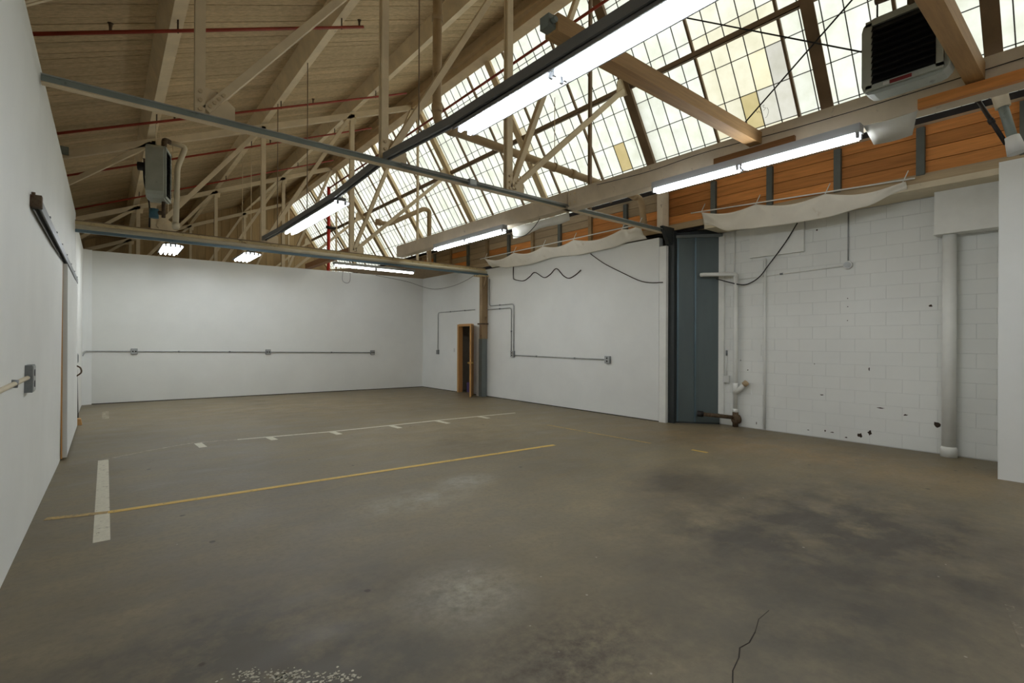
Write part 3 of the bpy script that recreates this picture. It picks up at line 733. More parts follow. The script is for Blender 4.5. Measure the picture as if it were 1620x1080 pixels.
# plywood soffit in the far right corner
tag(obj('soffit_panel', MB().quadbox([(6.95, 12.1, 3.67), (8.32, 12.1, 3.67), (8.32, 14.98, 3.67), (5.2, 15.1, 3.67), (6.95, 12.1, 3.70), (8.32, 12.1, 3.70), (8.32, 14.98, 3.70), (5.2, 15.1, 3.70)]), 'studtan'), 'tan board soffit in the far right corner under the skylight', 'panel')

# ------------------------------------------------------------------ unit heaters
def heater(label, loc, rz, w, d, h, chamfer, mat, nl, sticker):
    """fan heater facing local +X; origin at the middle of its underside"""
    t = thing('unit_heater', label, 'heater', loc, rz, 'hanging unit heaters')
    c = chamfer; hw = w / 2
    prof = []
    for cx, cz, a0 in ((hw - c, c, -90), (hw - c, h - c, 0), (-hw + c, h - c, 90), (-hw + c, c, 180)):
        for k in range(4):
            a = math.radians(a0 + 30 * k); prof.append((cx + c * math.cos(a), cz + c * math.sin(a)))
    obj('casing', MB().prism(prof, 'X', -d / 2, d / 2 - 0.012), mat, t, True)
    fr = MB(); e = 0.045
    fr.box(d / 2 - 0.012, d / 2 + 0.02, -hw + c * 0.4, -hw + c * 0.4 + e, e, h - e).box(d / 2 - 0.012, d / 2 + 0.02, hw - c * 0.4 - e, hw - c * 0.4, e, h - e)
    fr.box(d / 2 - 0.012, d / 2 + 0.02, -hw + c * 0.4, hw - c * 0.4, e * 0.6, e * 1.6).box(d / 2 - 0.012, d / 2 + 0.02, -hw + c * 0.4, hw - c * 0.4, h - e * 1.6, h - e * 0.6)
    obj('front_frame', fr, mat, t, True)
    obj('coil', MB().box(d / 2 - 0.012, d / 2 - 0.006, -hw + c * 0.4 + e, hw - c * 0.4 - e, e, h - e), 'black', t, True)
    for k in range(nl):
        z = e * 1.8 + (k + 0.5) * (h - e * 3.6) / nl; hh = (h - e * 3.6) / nl * 0.55
        obj('louvre', MB().quadbox([(d / 2 - 0.004, -hw + c * 0.4 + e, z + hh), (d / 2 + 0.045, -hw + c * 0.4 + e, z - hh), (d / 2 + 0.045, hw - c * 0.4 - e, z - hh), (d / 2 - 0.004, hw - c * 0.4 - e, z + hh),
                                    (d / 2 - 0.004, -hw + c * 0.4 + e, z + hh + 0.004), (d / 2 + 0.045, -hw + c * 0.4 + e, z - hh + 0.004), (d / 2 + 0.045, hw - c * 0.4 - e, z - hh + 0.004), (d / 2 - 0.004, hw - c * 0.4 - e, z + hh + 0.004)]), 'louvre', t, True)
    obj('motor', MB().tube([(-d / 2 - 0.16, 0, h * 0.62), (-d / 2, 0, h * 0.62)], 0.075, 12), 'darkiron', t, True)
    obj('fan_guard', MB().tube([(-d / 2 - 0.03, 0, h * 0.55), (-d / 2, 0, h * 0.55)], w * 0.36, 20), 'darkiron', t, True)
    if sticker:
        obj('sticker', MB().box(d / 2 + 0.02, d / 2 + 0.022, -0.085, 0.06, e * 0.75, e * 1.4), 'stick_r', t, True)
        obj('sticker', MB().box(d / 2 + 0.02, d / 2 + 0.022, -0.13, -0.09, e * 0.8, e * 1.35), 'stick_w', t, True)
    return t
hr = heater('big black-louvred heater hanging in front of the beam, upper right', (5.09, 1.13, 3.645), PI, 0.58, 0.18, 0.64, 0.09, 'heater', 9, True)
for s in (-1, 1): obj('hanger_rod', MB().tube([(0, s * 0.2, 0.64), (0, s * 0.2, 2.4)], 0.007, 6), 'darkiron', hr, True)
obj('pipe_elbow', MB().tube(fillet([(0.05, 0.05, 0.62), (0.05, 0.05, 0.78), (0.05, -0.2, 0.80)], 0.06), 0.035, 10), 'rust', hr, True)
hl = heater('grey heater hanging by the white insulated pipe, upper left', (0.71, 10.78, 4.0), math.radians(-15), 0.52, 0.27, 0.94, 0.12, 'heater', 12, False)
for s in (-1, 1): obj('hanger_rod', MB().tube([(0.0, s * 0.18, 0.94), (0.0, s * 0.18, 1.35)], 0.006, 6), 'tan', hl, True)
obj('valve', MB().tube([(0.08, 0, 0.0), (0.08, 0, -0.28)], 0.03, 8).tube([(0.0, 0, -0.2), (0.1, 0, -0.2)], 0.035, 8), 'rust', hl, True)
obj('trap', MB().tube([(-0.06, 0.0, -0.3), (-0.06, 0, -0.14)], 0.07, 10), 'teal', hl, True)
sp = thing('steam_pipe', 'white insulated pipe curving down beside the grey heater', 'pipe', (0.95, 11.1, 3.6))
obj('pipe', MB().tube(fillet([(0.92, 11.2, 5.22), (1.16, 11.2, 5.2), (1.03, 11.2, 4.78), (1.01, 11.2, 3.62)], 0.08), 0.047, 12), 'insul', sp)
obj('elbow', MB().tube(fillet([(0.92, 11.2, 5.22), (0.82, 11.1, 5.22), (0.80, 10.95, 4.96)], 0.06), 0.045, 10), 'rust', sp)
obj('coupling', MB().tube([(1.01, 11.2, 3.64), (1.01, 11.2, 3.74)], 0.06, 12), 'insul', sp)
tag(obj('heater_cable', MB().tube(curve_pts([(0.50, 10.8, 4.62), (0.52, 10.85, 4.3), (0.60, 11.1, 4.0), (0.62, 11.4, 3.64)]), 0.012, 6), 'black'), 'black cable drooping from the grey heater motor', 'cable')

# ------------------------------------------------------------------ columns, trims and the grey metal leaves on the right
c2 = thing('steel_column', 'rusty tan column with grey lower part beside the closet door', 'column', (8.22, 11.38, 0), 0, 'steel columns')
obj('lower_shaft', MB().box(8.14, 8.31, 11.30, 11.46, 0, 1.62), 'column_g', c2)
obj('upper_shaft', MB().box(8.15, 8.30, 11.31, 11.45, 1.62, 3.40).box(8.13, 8.32, 11.29, 11.31, 1.62, 3.40), 'column_t', c2)
obj('band', MB().box(8.11, 8.325, 11.26, 11.49, 2.02, 2.06), 'rust', c2)
obj('cap_plate', MB().box(7.98, 8.32, 11.24, 11.5, 3.36, 3.395), 'chord2', c2)
obj('bracket', MB().bar((8.16, 11.30, 2.98), (8.16, 11.13, 3.36), 0.03, 0.03, side=(1, 0, 0)), 'column_t', c2)
tag(obj('column_casing', MB().box(8.20, 8.329, 11.50, 11.66, 0, 3.40), 'wall'), 'narrow white casing between the door and the rusty column', 'trim')
struct('trim_3', MB().box(8.325, 8.40, 5.54, 5.69, 0, 3.40), 'whitepipe', 'white casing board at the end of the drywall')
c1 = thing('steel_column', 'dark grey column at the end of the nearest truss', 'column', (8.48, 5.5, 0), 0, 'steel columns')
obj('shaft', MB().box(8.41, 8.50, 5.42, 5.58, 0, 3.66), 'graydark', c1)
obj('knee_plate', MB().prism([(8.10, 3.74), (8.47, 3.74), (8.47, 3.42), (8.30, 3.42)], 'Y', 5.46, 5.53), 'graydark', c1)
obj('stub_post', MB().box(8.14, 8.34, 5.50, 5.62, 3.72, 4.42), 'beam', c1)
lf = thing('metal_leaves', 'tall dark grey sheet-metal leaves set into the right wall', 'door', (8.75, 5.17, 0))
A, B = Vector((8.50, 5.50, 0)), Vector((9.03, 4.84, 0)); dv = (B - A)
perp = Vector((dv.y, -dv.x, 0)).normalized() * -1
if perp.x > 0: perp = -perp
def leaf(a, b, off, z0, z1, th=0.02):
    p, q = A + dv * a + perp * off, A + dv * b + perp * off; n = perp * th
    return MB().quadbox([p + Vector((0, 0, z0)), q + Vector((0, 0, z0)), q + n + Vector((0, 0, z0)), p + n + Vector((0, 0, z0)), p + Vector((0, 0, z1)), q + Vector((0, 0, z1)), q + n + Vector((0, 0, z1)), p + n + Vector((0, 0, z1))])
obj('panel', leaf(0.02, 0.47, 0, 0.03, 3.56), 'graypanel', lf)
obj('panel', leaf(0.49, 1.0, 0, 0.03, 3.56), 'graypanel', lf)
for a in (0.10, 0.48):
    obj('rib', leaf(a - 0.018, a + 0.018, 0.02, 0.03, 3.56, 0.03), 'bluegrey', lf)
obj('base_channel', leaf(-0.02, 1.0, -0.02, 0.0, 0.03, 0.06), 'graydark', lf)
obj('header_bar', leaf(-0.05, 1.05, 0.0, 3.545, 3.60, 0.07), 'column_g', lf)
obj('hood', leaf(-0.05, 1.2, -0.5, 3.60, 3.70, 0.5), 'graydark', lf)
struct('trim_4', MB().box(9.0, 9.055, 4.74, 4.855, 0.2, 3.56), 'whitepipe', 'white casing board beside the grey metal leaves')

# ------------------------------------------------------------------ closet door
dr = sempty('door_1', (8.33, 12.4, 0), 'pine closet door standing open')
obj('door_frame', MB().box(8.31, 8.46, 12.76, 12.835, 0, 2.06).box(8.31, 8.46, 11.985, 12.05, 0, 2.06).box(8.31, 8.46, 12.05, 12.76, 2.0, 2.07), 'doorwood', dr)
h = Vector((8.30, 12.02, 0)); e = Vector((7.76, 11.36, 0)); dv2 = (e - h); nn = Vector((-dv2.y, dv2.x, 0)).normalized() * 0.04
lfm = MB().quadbox([h + Vector((0, 0, 0.01)), e + Vector((0, 0, 0.01)), e + nn + Vector((0, 0, 0.01)), h + nn + Vector((0, 0, 0.01)), h + Vector((0, 0, 2.03)), e + Vector((0, 0, 2.03)), e + nn + Vector((0, 0, 2.03)), h + nn + Vector((0, 0, 2.03))])
dl = obj('door_leaf', lfm, 'doorwood', dr)
kp = h + dv2 * 0.93 + Vector((0, 0, 0.95)); nu = nn.normalized()
obj('door_knob', MB().tube([kp - nu * 0.06, kp - nu * 0.05, kp + nu * 0.09, kp + nu * 0.1], [0.02, 0.028, 0.028, 0.02], 10), 'brass', dl)
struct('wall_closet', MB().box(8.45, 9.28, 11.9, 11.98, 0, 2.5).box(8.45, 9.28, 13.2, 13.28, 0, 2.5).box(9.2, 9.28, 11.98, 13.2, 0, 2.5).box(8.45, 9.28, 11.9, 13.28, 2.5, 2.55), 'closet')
bk = thing('bucket', 'pale blue bucket just inside the closet door', 'bucket', (8.75, 12.45, 0.30))
obj('body', MB().tube([(8.75, 12.45, 0.30), (8.75, 12.45, 0.62)], [0.12, 0.15], 16), 'bucket', bk)
obj('rim', MB().tube([(8.75, 12.45, 0.60), (8.75, 12.45, 0.63)], 0.158, 16), 'bucket', bk)
tag(obj('crate', MB().box(8.58, 8.95, 12.2, 12.7, 0, 0.04).box(8.58, 8.60, 12.2, 12.7, 0.04, 0.26).box(8.93, 8.95, 12.2, 12.7, 0.04, 0.26).box(8.60, 8.93, 12.2, 12.22, 0.04, 0.26).box(8.60, 8.93, 12.68, 12.7, 0.04, 0.26).box(8.58, 8.95, 12.2, 12.7, 0.26, 0.295), 'mop'), 'purple plastic crate on the closet floor', 'crate')
tag(obj('light_switch', MB().box(8.32, 8.329, 12.99, 13.06, 1.22, 1.34).box(8.312, 8.32, 13.018, 13.032, 1.265, 1.295), 'plate'), 'white light switch left of the closet door', 'switch')

# ------------------------------------------------------------------ conduits and boxes
def ebox(loc, normal, size, label, mat='galv_box'):
    x, y, z = loc; s = size / 2
    t = thing('outlet_box', label, 'electrical box', (x, y, z - s), 0, 'electrical boxes')
    if normal == '-X':
        obj('box', MB().box(x - 0.045, x, y - s, y + s, z - s * 1.1, z + s * 1.1), mat, t)
        obj('cover', MB().box(x - 0.05, x - 0.045, y - s * 0.9, y + s * 0.9, z - s, z + s), 'galv' if mat == 'galv_box' else mat, t)
        for q in (-1, 1): obj('socket', MB().tube([(x - 0.053, y, z + q * s * 0.45), (x - 0.05, y, z + q * s * 0.45)], s * 0.28, 10), 'darkiron' if mat == 'galv_box' else 'plate', t)
    elif normal == '+X':
        obj('box', MB().box(x, x + 0.045, y - s, y + s, z - s * 1.1, z + s * 1.1), mat, t)
        obj('cover', MB().box(x + 0.045, x + 0.05, y - s * 0.9, y + s * 0.9, z - s, z + s), 'galv', t)
        for q in (-1, 1): obj('socket', MB().tube([(x + 0.05, y, z + q * s * 0.45), (x + 0.053, y, z + q * s * 0.45)], s * 0.28, 10), 'darkiron', t)
    else:
        obj('box', MB().box(x - s, x + s, y - 0.045, y, z - s * 1.1, z + s * 1.1), mat, t)
        obj('cover', MB().box(x - s * 0.9, x + s * 0.9, y - 0.05, y - 0.045, z - s, z + s), 'galv', t)
        for q in (-1, 1): obj('socket', MB().tube([(x + q * s * 0.45, y - 0.053, z), (x + q * s * 0.45, y - 0.05, z)], s * 0.28, 10), 'darkiron', t)
    return t
def conduit(label, pts, r, mat='galv', clips=(), fr=0.09):
    t = thing('conduit', label, 'conduit', pts[0], 0, 'wall conduits')
    obj('pipe', MB().tube(fillet(pts, fr), r, 8), mat, t)
    for c in clips: obj('strap', MB().tube([Vector(c[0]), Vector(c[1])], r * 1.5, 8), 'galv_box', t)
    return t
def bp(x, z, d=0.02): return (x, yb(x) - d, z)
conduit('thin conduit running across the far white partition', [(-0.41, 15.2, 1.18), bp(-0.38, 1.28, 0.08), bp(-0.2, 1.28), bp(6.58, 1.18)], 0.013, clips=[(bp(1.45, 1.257), bp(1.49, 1.257)), (bp(2.6, 1.24), bp(2.64, 1.24)), (bp(5.3, 1.2), bp(5.34, 1.2))], fr=0.03)
ebox((0.55, yb(0.55), 1.265), '-Y', 0.13, 'left outlet box on the far partition')
ebox((3.57, yb(3.57), 1.225), '-Y', 0.13, 'middle outlet box on the far partition')
ebox((6.59, yb(6.59), 1.18), '-Y', 0.13, 'right outlet box on the far partition')
conduit('thin conduit bending down left of the closet door', [(8.31, 11.9, 2.47), (8.31, 13.97, 2.47), (8.31, 13.97, 1.26)], 0.013, clips=[((8.31, 12.4, 2.47), (8.31, 12.44, 2.47)), ((8.31, 13.2, 2.47), (8.31, 13.24, 2.47))])
ebox((8.33, 13.98, 1.2), '-X', 0.12, 'outlet box on the right wall near the far corner')
conduit('outer of two conduits bending down the right drywall', [(8.31, 11.20, 3.3), (8.31, 11.20, 2.54), (8.31, 10.12, 2.54), (8.31, 10.12, 1.28)], 0.013, clips=[((8.31, 10.7, 2.54), (8.31, 10.74, 2.54))])
conduit('inner of two conduits bending down the right drywall', [(8.31, 11.29, 2.44), (8.31, 10.22, 2.44), (8.31, 10.22, 1.28)], 0.013, clips=[((8.31, 10.7, 2.44), (8.31, 10.74, 2.44)), ((8.31, 10.22, 1.8), (8.31, 10.22, 1.84))])
ebox((8.33, 10.16, 1.22), '-X', 0.14, 'outlet box where two conduits drop on the right drywall')
conduit('straight conduit between the two outlet boxes on the right drywall', [(8.31, 10.08, 1.19), (8.31, 7.0, 1.17)], 0.013, clips=[((8.31, 9.2, 1.185), (8.31, 9.24, 1.185)), ((8.31, 7.9, 1.175), (8.31, 7.94, 1.175))])
ebox((8.33, 6.95, 1.17), '-X', 0.14, 'outlet box alone at mid right drywall')
conduit('cream conduit entering at the left photo edge', [(-0.475, 2.6, 1.255), (-0.46, 5.25, 1.26)], 0.016, 'insul', clips=[((-0.472, 4.6, 1.235), (-0.465, 4.6, 1.285))])
ebox((-0.478, 5.35, 1.25), '+X', 0.19, 'grey outlet box on the left wall')

# cables
def cable(label, pts, r=0.009, mat='cableb'):
    return tag(obj('cable', MB().tube(curve_pts(pts), r, 6), mat), label, 'cable', 'loose cables')
cable('zigzag brown cable hanging on the right drywall below the canvas', [(8.312, 10.15, 3.53), (8.312, 10.15, 3.26), (8.312, 10.1, 3.18), (8.312, 9.74, 3.11), (8.312, 9.5, 3.19), (8.312, 9.30, 3.28), (8.312, 8.97, 3.12), (8.312, 8.75, 3.17), (8.312, 8.53, 3.29), (8.312, 8.30, 3.1), (8.312, 8.11, 3.02), (8.312, 7.9, 3.08), (8.312, 7.74, 3.17)], 0.011)
cable('brown cable sagging to the casing at the drywall end', [(8.315, 7.46, 3.50), (8.315, 7.07, 3.24), (8.31, 6.56, 2.98), (8.31, 6.16, 2.79), (8.31, 5.89, 2.72), (8.31, 5.60, 2.70)], 0.009)
cable('thin wire sagging across the far right corner', [(6.6, 14.9, 3.62), (7.6, 14.8, 3.5), (8.15, 14.6, 3.33), (8.2, 13.9, 3.22), (8.2, 12.97, 3.23), (8.2, 12.2, 3.34), (8.2, 11.6, 3.5)], 0.006)
cable('black cable sagging over the block wall to the white pipe', [(8.95, 3.44, 3.55), (8.97, 3.65, 3.24), (8.99, 3.92, 2.91), (9.0, 4.08, 2.72), (9.0, 4.25, 2.62), (8.98, 4.39, 2.60), (8.92, 4.6, 2.66), (8.86, 4.82, 2.74)], 0.01, 'black')
cable('small looped wire hanging on the far partition', [(5.62, 15.1, 3.66), (5.62, 15.12, 3.40), (5.75, 15.1, 3.33), (5.84, 15.1, 3.40), (5.84, 15.08, 3.66)], 0.005)

# ------------------------------------------------------------------ things on the block wall
vp = thing('vent_pipe', 'white pipe with rusty base tee on the block wall by the grey leaves', 'pipe', (8.98, 4.5, 0))
obj('pipe', MB().tube([(8.98, 4.50, 0.26), (8.98, 4.50, 2.80)], 0.04, 12), 'whitepipe', vp)
obj('top_arm', MB().tube(fillet([(8.98, 4.50, 2.74), (8.98, 4.50, 2.80), (8.86, 4.62, 2.805), (8.70, 4.98, 2.82), (8.70, 5.04, 2.82)], 0.04), [0.04] * 17 + [0.03] if False else 0.036, 12), 'whitepipe', vp)
obj('coupling', MB().tube([(8.98, 4.50, 0.60), (8.98, 4.50, 0.80)], 0.048, 12), 'whitepipe', vp)
obj('coupling', MB().tube([(8.98, 4.50, 0.27), (8.98, 4.50, 0.33)], 0.05, 12), 'whitepipe', vp)
obj('wye_branch', MB().tube([(8.98, 4.49, 0.62), (8.97, 4.32, 0.80)], 0.042, 12), 'whitepipe', vp)
obj('wye_cap', MB().tube([(8.97, 4.335, 0.785), (8.97, 4.29, 0.83)], 0.052, 12), 'drain', vp)
obj('base_pipe', MB().tube([(8.98, 4.50, 0.0), (8.98, 4.50, 0.27)], 0.05, 12), 'rust', vp)
obj('base_tee', MB().tube([(8.92, 4.50, 0.14), (8.94, 4.50, 0.14), (9.02, 4.46, 0.14), (9.04, 4.45, 0.14)], [0.05, 0.085, 0.085, 0.05], 12), 'rust', vp)
obj('side_pipe', MB().tube([(8.95, 4.52, 0.17), (8.62, 4.98, 0.21)], 0.036, 10), 'rust', vp)
obj('side_cap', MB().tube([(8.645, 4.945, 0.208), (8.585, 5.03, 0.215)], 0.055, 10), 'darkiron', vp)
dsp = thing('downpipe', 'thick white downpipe below the boxed soffit on the block wall', 'pipe', (8.95, 1.5, 0))
obj('pipe', MB().tube([(8.94, 1.5, 0.12), (8.94, 1.5, 3.04)], 0.077, 18), 'whitepipe', dsp)
obj('foot', MB().tube([(8.94, 1.5, 0), (8.94, 1.5, 0.11), (8.94, 1.5, 0.14)], [0.092, 0.092, 0.08], 18), 'whitepipe', dsp)
bx = thing('boxed_soffit', 'white painted box at the top right of the block wall', 'box', (8.93, 1.27, 3.04))
obj('body', MB().box(8.81, 9.045, 0.92, 1.64, 3.05, 3.62), 'whitepipe', bx)
obj('bottom_board', MB().box(8.80, 9.045, 0.92, 1.65, 3.035, 3.05), 'whitepipe', bx)
tag(obj('wall_panel', MB().box(8.995, 9.050, 3.36, 4.26, 3.07, 3.61), 'whitepipe'), 'square white access panel high on the block wall', 'panel')
conduit('white conduit dropping beside the access panel to the white pipe', [(9.035, 4.56, 3.6), (9.035, 4.56, 2.86)], 0.011, 'whitepipe')
conduit('conduit across the block wall to the round junction box', [(9.035, 4.46, 2.71), (9.035, 2.80, 2.765)], 0.011, 'whitepipe', clips=[((9.035, 3.7, 2.735), (9.035, 3.75, 2.735))])
conduit('conduit rising from the junction box to the canvas', [(9.035, 2.73, 2.84), (9.035, 2.73, 3.60)], 0.011, 'galv')
jb2 = thing('junction_box', 'pale junction box high on the block wall', 'electrical box', (9.03, 2.73, 2.7), 0, 'electrical boxes')
obj('box', MB().prism([(2.73 + 0.065 * math.cos(PI * k / 4 + PI / 8), 2.77 + 0.065 * math.sin(PI * k / 4 + PI / 8)) for k in range(8)], 'X', 9.0, 9.048), 'plate', jb2)
obj('cover', MB().tube([(9.0, 2.73, 2.77), (8.992, 2.73, 2.77)], 0.05, 12), 'galv', jb2)
conduit('pair-width white conduit standing in the block wall corner strip', [(9.03, 4.0, 0.03), (9.03, 4.0, 3.04)], 0.022, 'block')
tag(obj('blank_plate', MB().box(9.036, 9.048, 4.07, 4.17, 1.32, 1.51), 'block'), 'painted-over blank plate on the block wall', 'plate')
ebox((9.048, 4.70, 0.86), '-X', 0.12, 'white outlet box low beside the grey metal leaves', 'plate')
conduit('short white conduit above the low outlet box', [(9.035, 4.70, 0.93), (9.035, 4.70, 1.38)], 0.011, 'whitepipe', clips=[((9.035, 4.70, 1.30), (9.035, 4.70, 1.40))])
# chipped holes, painted relief of the wall
for (yy, zz, ry, rz_) in ((2.57, 0.12, 0.045, 0.05), (2.44, 0.18, 0.04, 0.06), (1.64, 0.40, 0.06, 0.08), (2.30, 0.57, 0.07, 0.012), (1.72, 2.08, 0.03, 0.025), (3.21, 1.20, 0.012, 0.012), (2.95, 0.11, 0.04, 0.012), (3.05, 0.12, 0.018, 0.03), (3.3, 0.1, 0.03, 0.012), (2.75, 0.06, 0.035, 0.012), (4.31, 1.05, 0.018, 0.018), (4.44, 1.22, 0.015, 0.015), (2.74, 2.25, 0.013, 0.013), (2.74, 2.12, 0.013, 0.013), (2.74, 1.9, 0.013, 0.013), (3.18, 3.4, 0.02, 0.02), (4.15, 0.1, 0.012, 0.04), (2.45, 1.15, 0.012, 0.04), (3.1, 0.7, 0.035, 0.012), (2.0, 0.5, 0.04, 0.02)):
    pr = []
    for k in range(9):
        a = 2 * PI * k / 9; q = random.uniform(0.4, 0.85); pr.append((yy + ry * q * math.cos(a), zz + rz_ * q * math.sin(a)))
    obj('chip', MB().prism(pr, 'X', 9.0505, 9.053), 'hole', bw)

# canvas gutters on their rods
def canvas(label, x0, z0a, z0b, ya_, yb_, ties, xw, zw, bots):
    t = thing('canvas_gutter', label, 'tarp', (x0, (ya_ + yb_) / 2, min(bots)), 0, 'canvas leak catchers')
    rows_ = []; n = 90; nb = len(bots) - 1
    for i in range(n + 1):
        u = i / n; y = ya_ + (yb_ - ya_) * u; zr = z0a + (z0b - z0a) * u
        sag = 0.0                                  # top hem dips between the ties
        for a, b in zip(ties[:-1], ties[1:]):
            if min(a, b) - 1e-6 <= y <= max(a, b) + 1e-6: sag = math.sin(PI * (y - a) / (b - a)) * min(0.11, abs(a - b) * 0.085)
        q = min(nb - 1, int(u * nb)); w_ = u * nb - q; w_ = w_ * w_ * (3 - 2 * w_)
        zb = bots[q] * (1 - w_) + bots[q + 1] * w_
        zt = max(zr - sag, zb + 0.03); r = []
        for k in range(20):
            v = k / 19
            fold = 0.0
            for ty in ties:
                an = math.atan2(y - ty, v + 0.12); fold += math.cos(an * 7) * math.exp(-abs(y - ty) * 1.6)
            fold *= 0.022 * math.sin(PI * min(1, v * 1.4))
            if v < 0.72:                            # hanging front face
                s_ = v / 0.72; xx = x0 + (xw - x0) * (0.55 * s_ ** 1.3) + fold; zz = zt + (zb - zt) * s_
            else:                                   # turns under and back up to the wall
                s_ = (v - 0.72) / 0.28; xx = x0 + (xw - x0) * (0.55 + 0.45 * s_); zz = zb + (zw - zb) * s_ ** 1.6
            r.append((xx, y, zz))
        rows_.append(r)
    o = obj('cloth', MB().grid(rows_), 'canvas', t); md = o.modifiers.new('thick', 'SOLIDIFY'); md.thickness = 0.005
    obj('rod', MB().tube([(x0 - 0.012, ya_ + 0.2, z0a + 0.018), (x0 - 0.012, yb_ - 0.1, z0b + 0.018)], 0.011, 8), 'whitepipe', t)
    for y in ties:
        zr = z0a + (z0b - z0a) * (y - ya_) / (yb_ - ya_)
        obj('tie', MB().tube([(x0 - 0.012, y, zr - 0.01), (x0 + 0.04, y - 0.05, zr + 0.15)], 0.007, 6), 'whitepipe', t)
    return t
canvas('sagging canvas gutter above the block wall', 8.37, 3.91, 3.73, 4.84, 1.86, (4.84, 3.86, 2.83, 1.89), 8.50, 3.62, (3.72, 3.50, 3.46, 3.44, 3.44, 3.50, 3.66))
canvas('sagging canvas gutter above the right drywall', 8.08, 3.82, 3.83, 11.1, 5.98, (11.1, 9.85, 8.75, 7.75, 6.4, 6.0), 8.325, 3.60, (3.66, 3.50, 3.48, 3.55, 3.50, 3.52, 3.66))

# pipes dropping to the boxed-out wall, top right
tag(obj('slim_pipe', MB().tube([(7.30, 1.007, 4.206), (7.30, 0.776, 3.636)], 0.02, 8).tube([(7.30, 1.03, 4.26), (7.30, 0.99, 4.17)], 0.032, 8).tube([(7.30, 0.90, 3.94), (7.30, 0.88, 3.89)], 0.028, 8), 'darkiron'), 'slim dark pipe slanting down at the upper right', 'pipe')
ip = thing('insulated_pipe', 'thick pipe with torn white insulation at the upper right', 'pipe', (7.6, 0.8, 3.6))
obj('bare_pipe', MB().tube([(7.30, 0.83, 4.17), (7.30, 0.715, 3.62)], 0.042, 12), 'greygreen', ip)
obj('upper_sleeve', MB().tube([(7.30, 0.86, 4.34), (7.30, 0.80, 4.03)], [0.07, 0.062], 12), 'insul', ip)
obj('lower_sleeve', MB().tube([(7.30, 0.735, 3.70), (7.30, 0.695, 3.52)], [0.06, 0.078], 12), 'plate', ip)

# ------------------------------------------------------------------ left wall: sliding door and its track
rt = thing('door_track', 'dark steel sliding door track on the left wall', 'track', (-0.42, 8.5, 2.55))
obj('track_box', MB().box(-0.435, -0.385, 5.28, 11.74, 2.60, 2.625).box(-0.393, -0.385, 5.28, 11.74, 2.545, 2.60).box(-0.435, -0.425, 5.28, 11.74, 2.545, 2.60), 'galv_box', rt)
obj('end_stop', MB().box(-0.455, -0.38, 5.20, 5.28, 2.555, 2.645).tube([(-0.43, 5.24, 2.645), (-0.43, 5.24, 2.67)], 0.012, 8), 'rust', rt)
for yy in (6.0, 6.8, 7.6, 8.5, 9.5, 10.5, 11.4):
    obj('bracket', MB().box(-0.44, -0.379, yy - 0.02, yy + 0.02, 2.625, 2.637), 'galv_box', rt)
sd = thing('sliding_door', 'white sliding door hanging against the left wall', 'door', (-0.41, 10.2, 0))
obj('panel', MB().box(-0.428, -0.388, 8.66, 11.74, 0.03, 2.52), 'wall', sd)
obj('edge_board', MB().box(-0.43, -0.384, 8.62, 8.66, 0.03, 2.53), 'column_t' if False else 'mortar', sd)
obj('edge_strip', MB().box(-0.445, -0.43, 8.60, 8.64, 0.02, 2.53), 'doorwood', sd)
obj('pull_handle', MB().tube(curve_pts([(-0.392, 11.45, 1.10), (-0.34, 11.45, 1.06), (-0.33, 11.45, 0.98), (-0.392, 11.45, 0.92)]), 0.012, 8), 'rust', sd)
tag(obj('pole', MB().tube([(-0.40, 12.3, 0.02), (-0.405, 11.9, 1.02)], 0.013, 8), 'darkiron'), 'thin dark pole leaning beyond the sliding door', 'pole')
tag(obj('wood_block', MB().prism([(-0.44, 0.0), (-0.33, 0.0), (-0.35, 0.11), (-0.43, 0.12)], 'Y', 11.95, 12.12), 'doorwood'), 'small pine block on the floor by the sliding door', 'block')
tag(obj('latch_box', MB().box(-0.43, -0.385, 11.80, 11.90, 1.13, 1.30).box(-0.385, -0.378, 11.82, 11.88, 1.15, 1.28), 'galv_box'), 'small grey box on the wall beyond the sliding door', 'electrical box', 'electrical boxes')

# ------------------------------------------------------------------ floor paint, cracks, flakes
def stripe(label, pts, w, mat, cat='floor marking'):
    m = MB(); z0, z1 = 0.0003, 0.0026 if 'yellow' in mat else 0.0016
    for a, b in zip(pts[:-1], pts[1:]):
        a = Vector((*a, 0)); b = Vector((*b, 0)); d = (b - a).normalized(); n = Vector((-d.y, d.x, 0)) * w / 2
        q = [a - n, b - n, b + n, a + n]
        m.quadbox([p + Vector((0, 0, z0)) for p in q] + [p + Vector((0, 0, z1)) for p in q])
    return tag(obj('floor_line', m, mat), label, cat, 'painted floor lines')
stripe('long worn yellow line across the floor', [(0.02, 5.76), (5.22, 5.385)], 0.075, 'yellow_line')
stripe('faded left end of the yellow line by the left wall', [(-0.40, 5.88), (0.02, 5.76)], 0.075, 'yellow_faint')
stripe('faded yellow line running toward the grey metal leaves', [(6.37, 6.75), (6.47, 4.56)], 0.045, 'yellow_faint')
stripe('short yellow dash on the floor by the block wall', [(6.55, 3.92), (6.555, 3.68)], 0.05, 'yellow_line')
stripe('broad white stripe beside the left wall', [(-0.02, 4.96), (-0.02, 8.30)], 0.105, 'white_line')
stripe('faint end of the broad white stripe near the far wall', [(-0.0, 12.6), (-0.0, 13.9)], 0.11, 'faint_line')
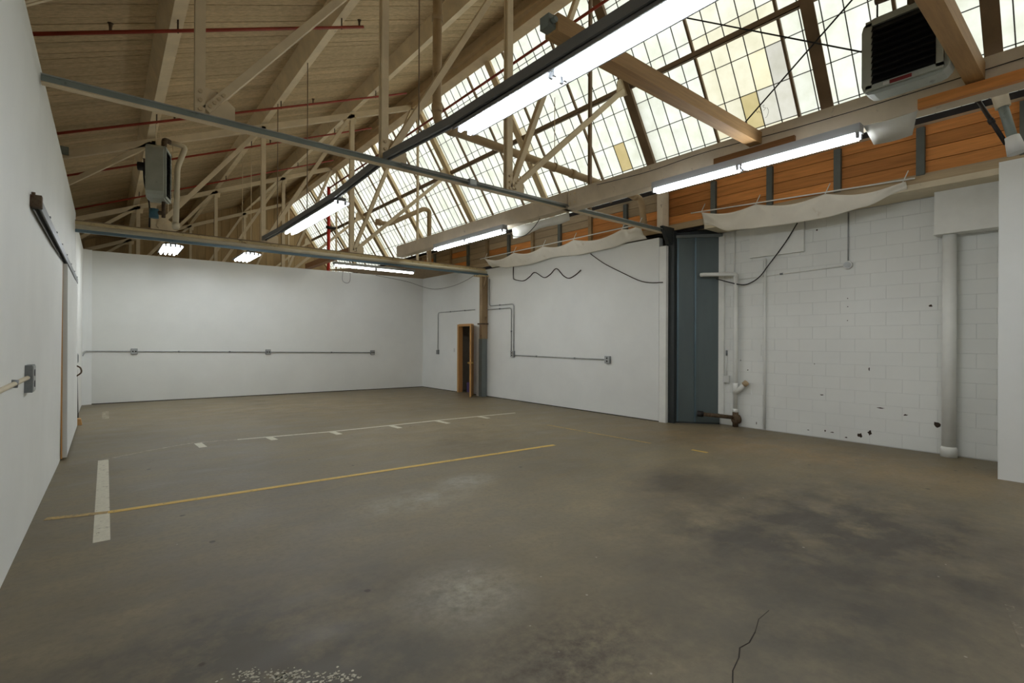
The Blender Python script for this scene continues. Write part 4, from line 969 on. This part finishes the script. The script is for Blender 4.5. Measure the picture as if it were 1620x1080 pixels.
stripe('thin white line across the far part of the floor', [(1.6, 8.74), (3.0, 8.53), (5.15, 8.47), (6.9, 8.34)], 0.065, 'white_line')
stripe('faint curved start of the thin white line at the left', [(0.0, 8.33), (0.45, 8.62), (1.0, 8.86), (1.6, 8.74)], 0.045, 'faint_line')
tick = ('first', 'second', 'third', 'fourth', 'fifth', 'sixth')
for i, (xx, y0, y1) in enumerate(((1.08, 8.80, 8.42), (2.03, 8.66, 8.36), (2.99, 8.51, 8.2), (4.05, 8.48, 8.14), (5.0, 8.45, 8.04), (5.97, 8.39, 8.08))):
    stripe('%s tick from the left on the thin white line' % tick[i], [(xx, y0), (xx + 0.02, y1)], 0.10, 'white_line')
ck = MB(); cp = [(2.18, 1.10), (2.30, 1.16), (2.42, 1.19), (2.50, 1.225), (2.58, 1.215), (2.70, 1.24), (2.84, 1.285), (2.98, 1.29)]
for (a, b), w in zip(zip(cp[:-1], cp[1:]), (0.006, 0.005, 0.007, 0.005, 0.006, 0.004, 0.003)):
    ck.bar((a[0], a[1], 0.0008), (b[0], b[1], 0.0008), w, 0.001, side=(-0.3, 1, 0))
obj('crack', ck, 'crack', floor)
fl = MB()
for i in range(260):
    u_ = random.choice((0.12, 0.16, 0.42, 0.46, 0.5, 0.8, 0.95)); q_ = u_ + random.gauss(0, 0.07)
    cx = 0.46 + 0.42 * q_ + random.gauss(0, 0.018); cy = 2.60 - 0.36 * q_ + random.gauss(0, 0.03)
    n = random.randint(4, 6); r = random.uniform(0.002, 0.009); a0 = random.random() * 6
    pr = [(cx + r * random.uniform(0.4, 1.2) * math.cos(a0 + 2 * PI * k / n) * 1.3, cy + r * random.uniform(0.4, 1.2) * math.sin(a0 + 2 * PI * k / n)) for k in range(n)]
    fl.prism(pr, 'Z', 0.0003, 0.0016)
o = obj('paint_flakes', fl, 'flake', floor); o['kind'] = 'stuff'
st_ = obj('scrape_mark', MB().bar((3.62, 0.30, 0.0008), (4.15, 0.42, 0.0008), 0.04, 0.001, side=(0, 1, 0)), 'scuff', floor)
